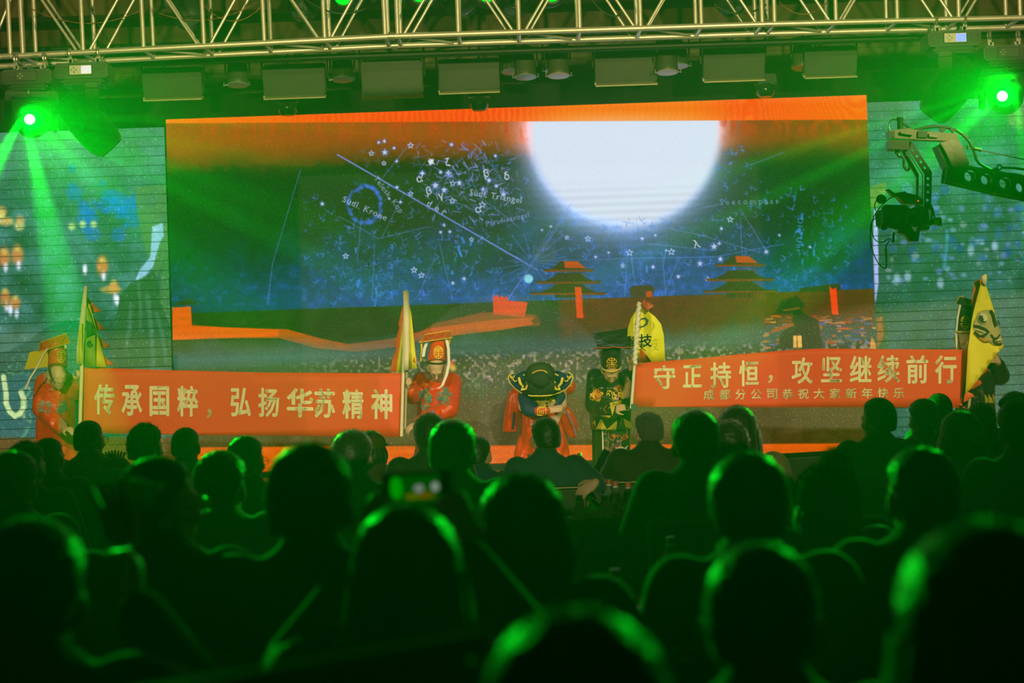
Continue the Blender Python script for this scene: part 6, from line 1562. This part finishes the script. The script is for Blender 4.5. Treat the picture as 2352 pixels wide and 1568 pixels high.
def plate(px, py, r_, label):
    p = on_table(px, py, .704); o = MB().lathe([(r_ * .55, 0), (r_ * .6, .003), (r_ * .95, .016), (r_, .018), (r_ * .95, .012), (r_ * .5, .006), (.001, .006)], 32).obj('plate', china, None, True); o.location = (p.x, p.y, .7045); tag(o, label, 'plate', 'plates on the tables')
plate(1440, 1402, .11, 'white plate beside the nearest blurred bottle'); plate(1302, 1196, .10, 'white plate left of the bottles on the middle table')
def bowl(px, py, label):
    p = on_table(px, py, .704); o = MB().lathe([(.03, 0), (.035, .004), (.06, .035), (.068, .052), (.064, .052), (.055, .034), (.001, .010)], 28).obj('bowl', china, None, True); o.location = (p.x, p.y, .7045); tag(o, label, 'bowl', 'bowls on the tables')
bowl(1362, 1130, 'white bowl behind the left bottle on the middle table'); 
def napkin(px, py, label):
    p = on_table(px, py, .704); rs = random.Random(int(px)); mb = MB(); mb.ell((0, 0, .022), (.035, .03, .022), None, 14, 9)
    for v in mb.v: v += Vector((rs.uniform(-1, 1), rs.uniform(-1, 1), rs.uniform(-.6, 1))) * .006
    o = mb.obj('napkin', mat('paper_white', (.6, .6, .56), .8), None); o.location = (p.x, p.y, .712); tag(o, label, 'napkin')
napkin(1363, 1195, 'crumpled paper napkin between the two near bottles'); napkin(1303, 1183, 'crumpled paper napkin heaped at the left of the middle table')
# chairs without people
def chair_at(px, ytop, Y, label, rz=0., m_=None):
    p = at(px, ytop, Y); return chair(p.x, Y + .237, rz, label, scale=p.z / .912)
chair_at(1393, 1190, 7.0, 'empty banquet chair with a wide dark back in the middle')
chair_at(1868, 1192, 5.6, 'empty chair back right of the pale collared person')
chair_at(592, 1198, 6.6, 'chair with bright green lit top rail left of the tall haired man')
chair_at(1798, 1042, 9.3, 'chair with a light edge in front of the stage at the right', .5)
chair_at(300, 1545, 2.0, 'blurred chair back at the bottom edge on the left', .75)
# ---------------------------------------------------------------- camera crane
jm = mat('crane_black', (.018, .018, .015), .42, .4, noise=.3, nscale=30); jg = mat('crane_grey_plate', (.13, .12, .09), .5, .3, noise=.5, nscale=14, bump=.2); jt = mat('crane_worn_metal', (.10, .09, .065), .4, .7, noise=.3, nscale=40)
JY = 10.2; js = JY / F
jr = empty('camera_crane', at(2230, 330, JY), 0, 'camera crane head reaching in from the right edge with a hanging video camera', 'crane')
JO = Vector(jr.location); J = lambda x, y, d=0.: at(x, y, JY + d)
def jplate(name, pts, m, d0, d1, holes=(), label=None):
    """plate traced in pixels from depth d0 to d1 with round holes"""
    bm = bmesh.new(); ed = []
    def loop(P):
        v = [bm.verts.new(J(x, y)) for x, y in P]; return [bm.edges.new((v[i], v[(i + 1) % len(v)])) for i in range(len(v))]
    ed += loop(pts)
    for (hx, hy, hr) in holes: ed += loop([(hx + hr * cos(2 * pi * i / 16), hy + hr * sin(2 * pi * i / 16)) for i in range(16)])
    bmesh.ops.triangle_fill(bm, use_beauty=True, use_dissolve=False, edges=bm.edges[:])
    if holes:      # drop faces that fell inside a hole
        kill = [f for f in bm.faces if any(hypot(pix(f.calc_center_median())[0] - hx, pix(f.calc_center_median())[1] - hy) < hr * .93 and all(hypot(pix(v.co)[0] - hx, pix(v.co)[1] - hy) < hr * 1.05 for v in f.verts) for hx, hy, hr in holes)]
        bmesh.ops.delete(bm, geom=kill, context='FACES')
    r = bmesh.ops.extrude_face_region(bm, geom=bm.faces[:]); 
    for v in bm.verts: v.co.y += d0
    for g in r['geom']:
        if isinstance(g, bmesh.types.BMVert): g.co.y += d1 - d0
    bmesh.ops.recalc_face_normals(bm, faces=bm.faces[:])
    for v in bm.verts: v.co -= JO
    me = bpy.data.meshes.new(name); bm.to_mesh(me); bm.free(); me.materials.append(m)
    o = bpy.data.objects.new(name, me); COL.objects.link(o); o.parent = jr
    if label: o['label'] = label
    return o
def jtube(name, pts, r, m, n=8, smooth=6):
    P = [J(p[0], p[1], p[2] if len(p) > 2 else 0) for p in pts]
    if len(P) > 2 and smooth:   # Catmull-Rom
        Q = [P[0]] + P + [P[-1]]; out = []
        for i in range(1, len(Q) - 2):
            for k in range(smooth):
                t = k / smooth; a, b, c, d_ = Q[i - 1], Q[i], Q[i + 1], Q[i + 2]
                out.append(.5 * (2 * b + (c - a) * t + (2 * a - 5 * b + 4 * c - d_) * t * t + (3 * b - a - 3 * c + d_) * t ** 3))
        P = out + [P[-1]]
    return MB().tube(P, r, n).obj(name, m, jr, True, world=True)
# boom coming from the right
boomh = [(2225, 405, 13), (2263, 413, 13), (2305, 421, 13), (2343, 430, 13), (2385, 439, 13), (2430, 448, 13), (2475, 457, 13)]
jplate('boom_side', [(2168, 417), (2174, 372), (2200, 384), (2560, 452), (2560, 500), (2290, 446), (2230, 432)], jm, -.03, -.02, boomh)
jplate('boom_side', [(2168, 417), (2174, 372), (2200, 384), (2560, 452), (2560, 500), (2290, 446), (2230, 432)], jm, .07, .08, boomh)
jtube('boom_flange', [(2215, 382, .025), (2300, 397, .025), (2560, 449, .025)], .010, jt, 6, 0); jtube('boom_flange', [(2170, 418, .025), (2290, 446, .025), (2560, 500, .025)], .010, jm, 6, 0)
jplate('boom_strap', [(2280, 386), (2288, 387), (2288, 446), (2279, 444)], jm, -.045, .095)
jplate('link_plate', [(2154, 330), (2196, 322), (2200, 330), (2221, 376), (2215, 396), (2198, 399), (2186, 392), (2166, 350)], jg, -.055, -.035, label='grey taped link plate')
jplate('link_plate', [(2149, 336), (2160, 330), (2186, 385), (2186, 392), (2170, 384)], jm, -.035, .09, label='black inner link plate')
MB().lathe([(.022, 0), (.022, .02), (.012, .03)], 14, J(2196, 391, -.06), rotm(pi / 2)).obj('pivot_knob', jm, jr, True, world=True)
# horizontal head arm
jplate('head_arm', [(2046, 300), (2088, 296), (2098, 300), (2197, 309), (2197, 326), (2110, 322), (2040, 318), (2040, 304)], jt, -.03, .04)
jplate('arm_clamp', [(2105, 303), (2126, 303), (2126, 318), (2105, 317)], jm, -.042, .0); jplate('arm_lever', [(2130, 308), (2150, 310), (2150, 318), (2130, 316)], jg, -.045, -.03)
for x in (2164, 2188): jplate('cable_clip', [(x - 7, 294), (x + 7, 296), (x + 6, 301), (x + 2, 302), (x + 1, 308), (x - 2, 308), (x - 3, 301), (x - 7, 300)], jm, -.02, .01)
MB().lathe([(.018, -.04), (.018, .045), (.020, .05), (.020, .06)], 16, J(2068, 293, 0)).obj('pan_motor', jm, jr, True, world=True)
MB().lathe([(.030, -.01), (.030, .008)], 16, J(2066, 306, 0)).obj('motor_flange', jm, jr, True, world=True); jplate('motor_lever', [(2064, 304), (2090, 308), (2092, 313), (2066, 309)], jt, -.05, -.03)
jtube('motor_cable', [(2062, 276), (2050, 274), (2042, 284), (2043, 297), (2050, 304)], .004, cable_b, 6); jtube('motor_cable', [(2070, 282), (2086, 292), (2098, 304)], .006, cable_b, 6)
jplate('end_block', [(2039, 302), (2052, 304), (2052, 317), (2039, 319)], jm, -.04, .05)
# drop arm
jplate('drop_arm_top', [(2039, 323), (2090, 325), (2084, 346), (2050, 345), (2039, 343)], jm, -.05, .06)
jplate('drop_arm_side', [(2084, 328), (2090, 327), (2136, 397), (2134, 484), (2118, 484), (2119, 402), (2084, 346)], jm, -.05, -.04, [(2092, 347, 3.5), (2102, 361, 3.5), (2111, 374, 3.5), (2120, 387, 3.5), (2127, 412, 3.5), (2127, 427, 3.5), (2127, 443, 3.5), (2125, 461, 3.5)])
jplate('drop_arm_side', [(2074, 345), (2084, 346), (2112, 400), (2110, 482), (2106, 482), (2107, 404)], jm, .02, .05)
jtube('drop_arm_edge', [(2090, 326, -.045), (2136, 397, -.045), (2134, 484, -.045)], .004, jt, 5, 0); jtube('drop_arm_edge', [(2084, 346, -.052), (2119, 402, -.052), (2118, 484, -.052)], .003, jt, 5, 0)
jtube('loop_cable', [(2060, 346), (2064, 358), (2075, 362), (2076, 380), (2082, 390), (2089, 386), (2087, 370), (2078, 352)], .008, cable_b, 8)
MB().lathe([(.014, -.012), (.014, .01)], 12, J(2060, 348, -.01)).obj('cable_plug', jt, jr, True, world=True)
jtube('support_cable', [(2196, 334), (2214, 338), (2232, 342), (2252, 345), (2352, 366), (2470, 392)], .0035, cable_g, 6, 0)
MB().tube([J(2238, 341, -.01), J(2254, 345, -.01)], .010, 8).obj('cable_ferrule', jt, jr, True, world=True); MB().tube([J(2222, 338 + 4 * sin(a), .008 * cos(a)) for a in np.linspace(0, 2 * pi, 13)], .004, 5, False).obj('shackle', jt, jr, True, world=True)
jtube('camera_cable', [(2098, 300), (2130, 292), (2160, 291), (2195, 299), (2222, 320), (2236, 345), (2246, 372), (2270, 388), (2284, 392)], .0085, cable_b, 8); jtube('camera_cable_red', [(2180, 294), (2205, 304), (2222, 318), (2234, 340)], .0055, mat('cable_red', (.30, .06, .03), .4), 6)
jtube('eye_bolt', [(2294, 378), (2290, 384), (2295, 390), (2301, 385), (2297, 379), (2294, 378)], .005, jt, 6); jtube('turnbuckle', [(2301, 385), (2330, 386), (2352, 389), (2470, 410)], .008, jt, 6, 0); jtube('turnbuckle', [(2310, 399), (2330, 400), (2352, 405), (2470, 430)], .008, jt, 6, 0)
# the camera itself
camr = jr
MB().box(J(2052, 500, .02), (.135, .20, .105), rotm(0, -.05, .35), bev=.012).obj('camera_body', jm, jr, world=True)
MB().lathe([(.048, -.08), (.050, .0), (.052, .05), (.060, .07), (.060, .10), (.056, .10), (.046, .06), (.001, .05)], 24, J(2098, 499, -.03), rotm(pi / 2, 0, .12)).obj('lens_barrel', jm, jr, True, world=True)
hood = MB()
for (dx, dz, sx, sz) in ((0, .052, .155, .006), (0, -.052, .155, .006), (-.075, 0, .006, .105), (.075, 0, .006, .105)): hood.box(J(2112, 499, -.12) + Vector((dx * .85, 0, dz * .9)), (sx * .88, .09, sz * .95))
hood.obj('lens_hood', jm, jr, world=True)
MB().lathe([(.036, 0), (.036, .004), (.026, .006), (.001, .010)], 24, J(2096, 499, -.118), rotm(pi / 2, 0, .12)).obj('front_lens', mat('camera_glass', (.10, .09, .06), .1, .3), jr, True, world=True)
for rr in (.040, .030, .020): MB().tube([J(2096, 499, -.131) + Vector((rr * cos(a), 0, rr * sin(a))) for a in np.linspace(0, 2 * pi, 25)], .0018, 5, False).obj('lens_ring', mat('ring_grey', (.22, .20, .14), .4), jr, True, world=True)
jplate('cage_top', [(2044, 446), (2076, 440), (2080, 444), (2100, 448), (2118, 458), (2118, 470), (2074, 468), (2060, 452)], jm, -.03, .05)
MB().ell(J(2024, 457, 0), (.030, .045, .028)).obj('microphone', mat('mic_foam', (.012, .012, .012), .9), jr, True, world=True)
jplate('handle_arm', [(2034, 436), (2040, 434), (2058, 448), (2052, 452)], jm, -.02, .02)
jplate('tilt_plate', [(2018, 480), (2026, 473), (2076, 474), (2076, 532), (2060, 532), (2030, 524), (2020, 515)], jm, -.09, -.07)
jplate('lower_bracket', [(2072, 516), (2090, 520), (2100, 534), (2104, 520), (2112, 520), (2107, 554), (2088, 554), (2076, 538), (2060, 534)], jm, -.03, .03)
jplate('base_plate', [(2092, 508), (2130, 504), (2131, 528), (2110, 530)], jm, -.05, .05); jplate('side_handle', [(2146, 500), (2160, 500), (2163, 519), (2150, 516), (2136, 510)], jm, -.02, .03); jplate('orange_grip', [(2137, 501), (2153, 506), (2152, 517), (2138, 513)], mat('grip_orange', (.50, .14, .03), .5), -.03, .0)
MB().tube([J(2053, 534, 0), J(2051, 557, 0)], .008, 8).obj('mount_pin', jm, jr, True, world=True)
MB().lathe([(.020, -.01), (.020, .01)], 12, J(2030, 521, -.05), rotm(pi / 2)).obj('tilt_knob', jm, jr, True, world=True)
jtube('red_cable', [(2054, 450), (2040, 458), (2020, 478), (2006, 500), (2002, 525), (2008, 548), (2024, 556), (2042, 548)], .0038, mat('cable_red'), 6)
jtube('black_cable', [(2016, 455), (2009, 470), (2012, 484), (2018, 484)], .0035, cable_b, 6); jtube('black_cable', [(2020, 496), (2006, 505), (2000, 520), (2000, 560), (2012, 595), (2028, 614), (2036, 610), (2034, 570), (2046, 548)], .0038, cable_b, 6)
MB().tube([J(2035, 570, 0), J(2036, 598, 0)], .006, 8).obj('cable_connector', mat('connector_brass', (.5, .38, .16), .35, .8), jr, True, world=True)
MB().tube([J(2050, 452, -.02), J(2062, 447, -.02)], .007, 8).obj('orange_plug', mat('plug_orange', (.70, .32, .03), .4), jr, True, world=True)
jtube('rear_cable', [(2134, 465), (2142, 480), (2146, 498), (2150, 504)], .006, cable_b, 6)
MB().ell(J(2109, 461, -.05), (.003,) * 3).obj('record_lamp', emis('record_red', (1., .05, .02), 4.), jr, True, world=True)
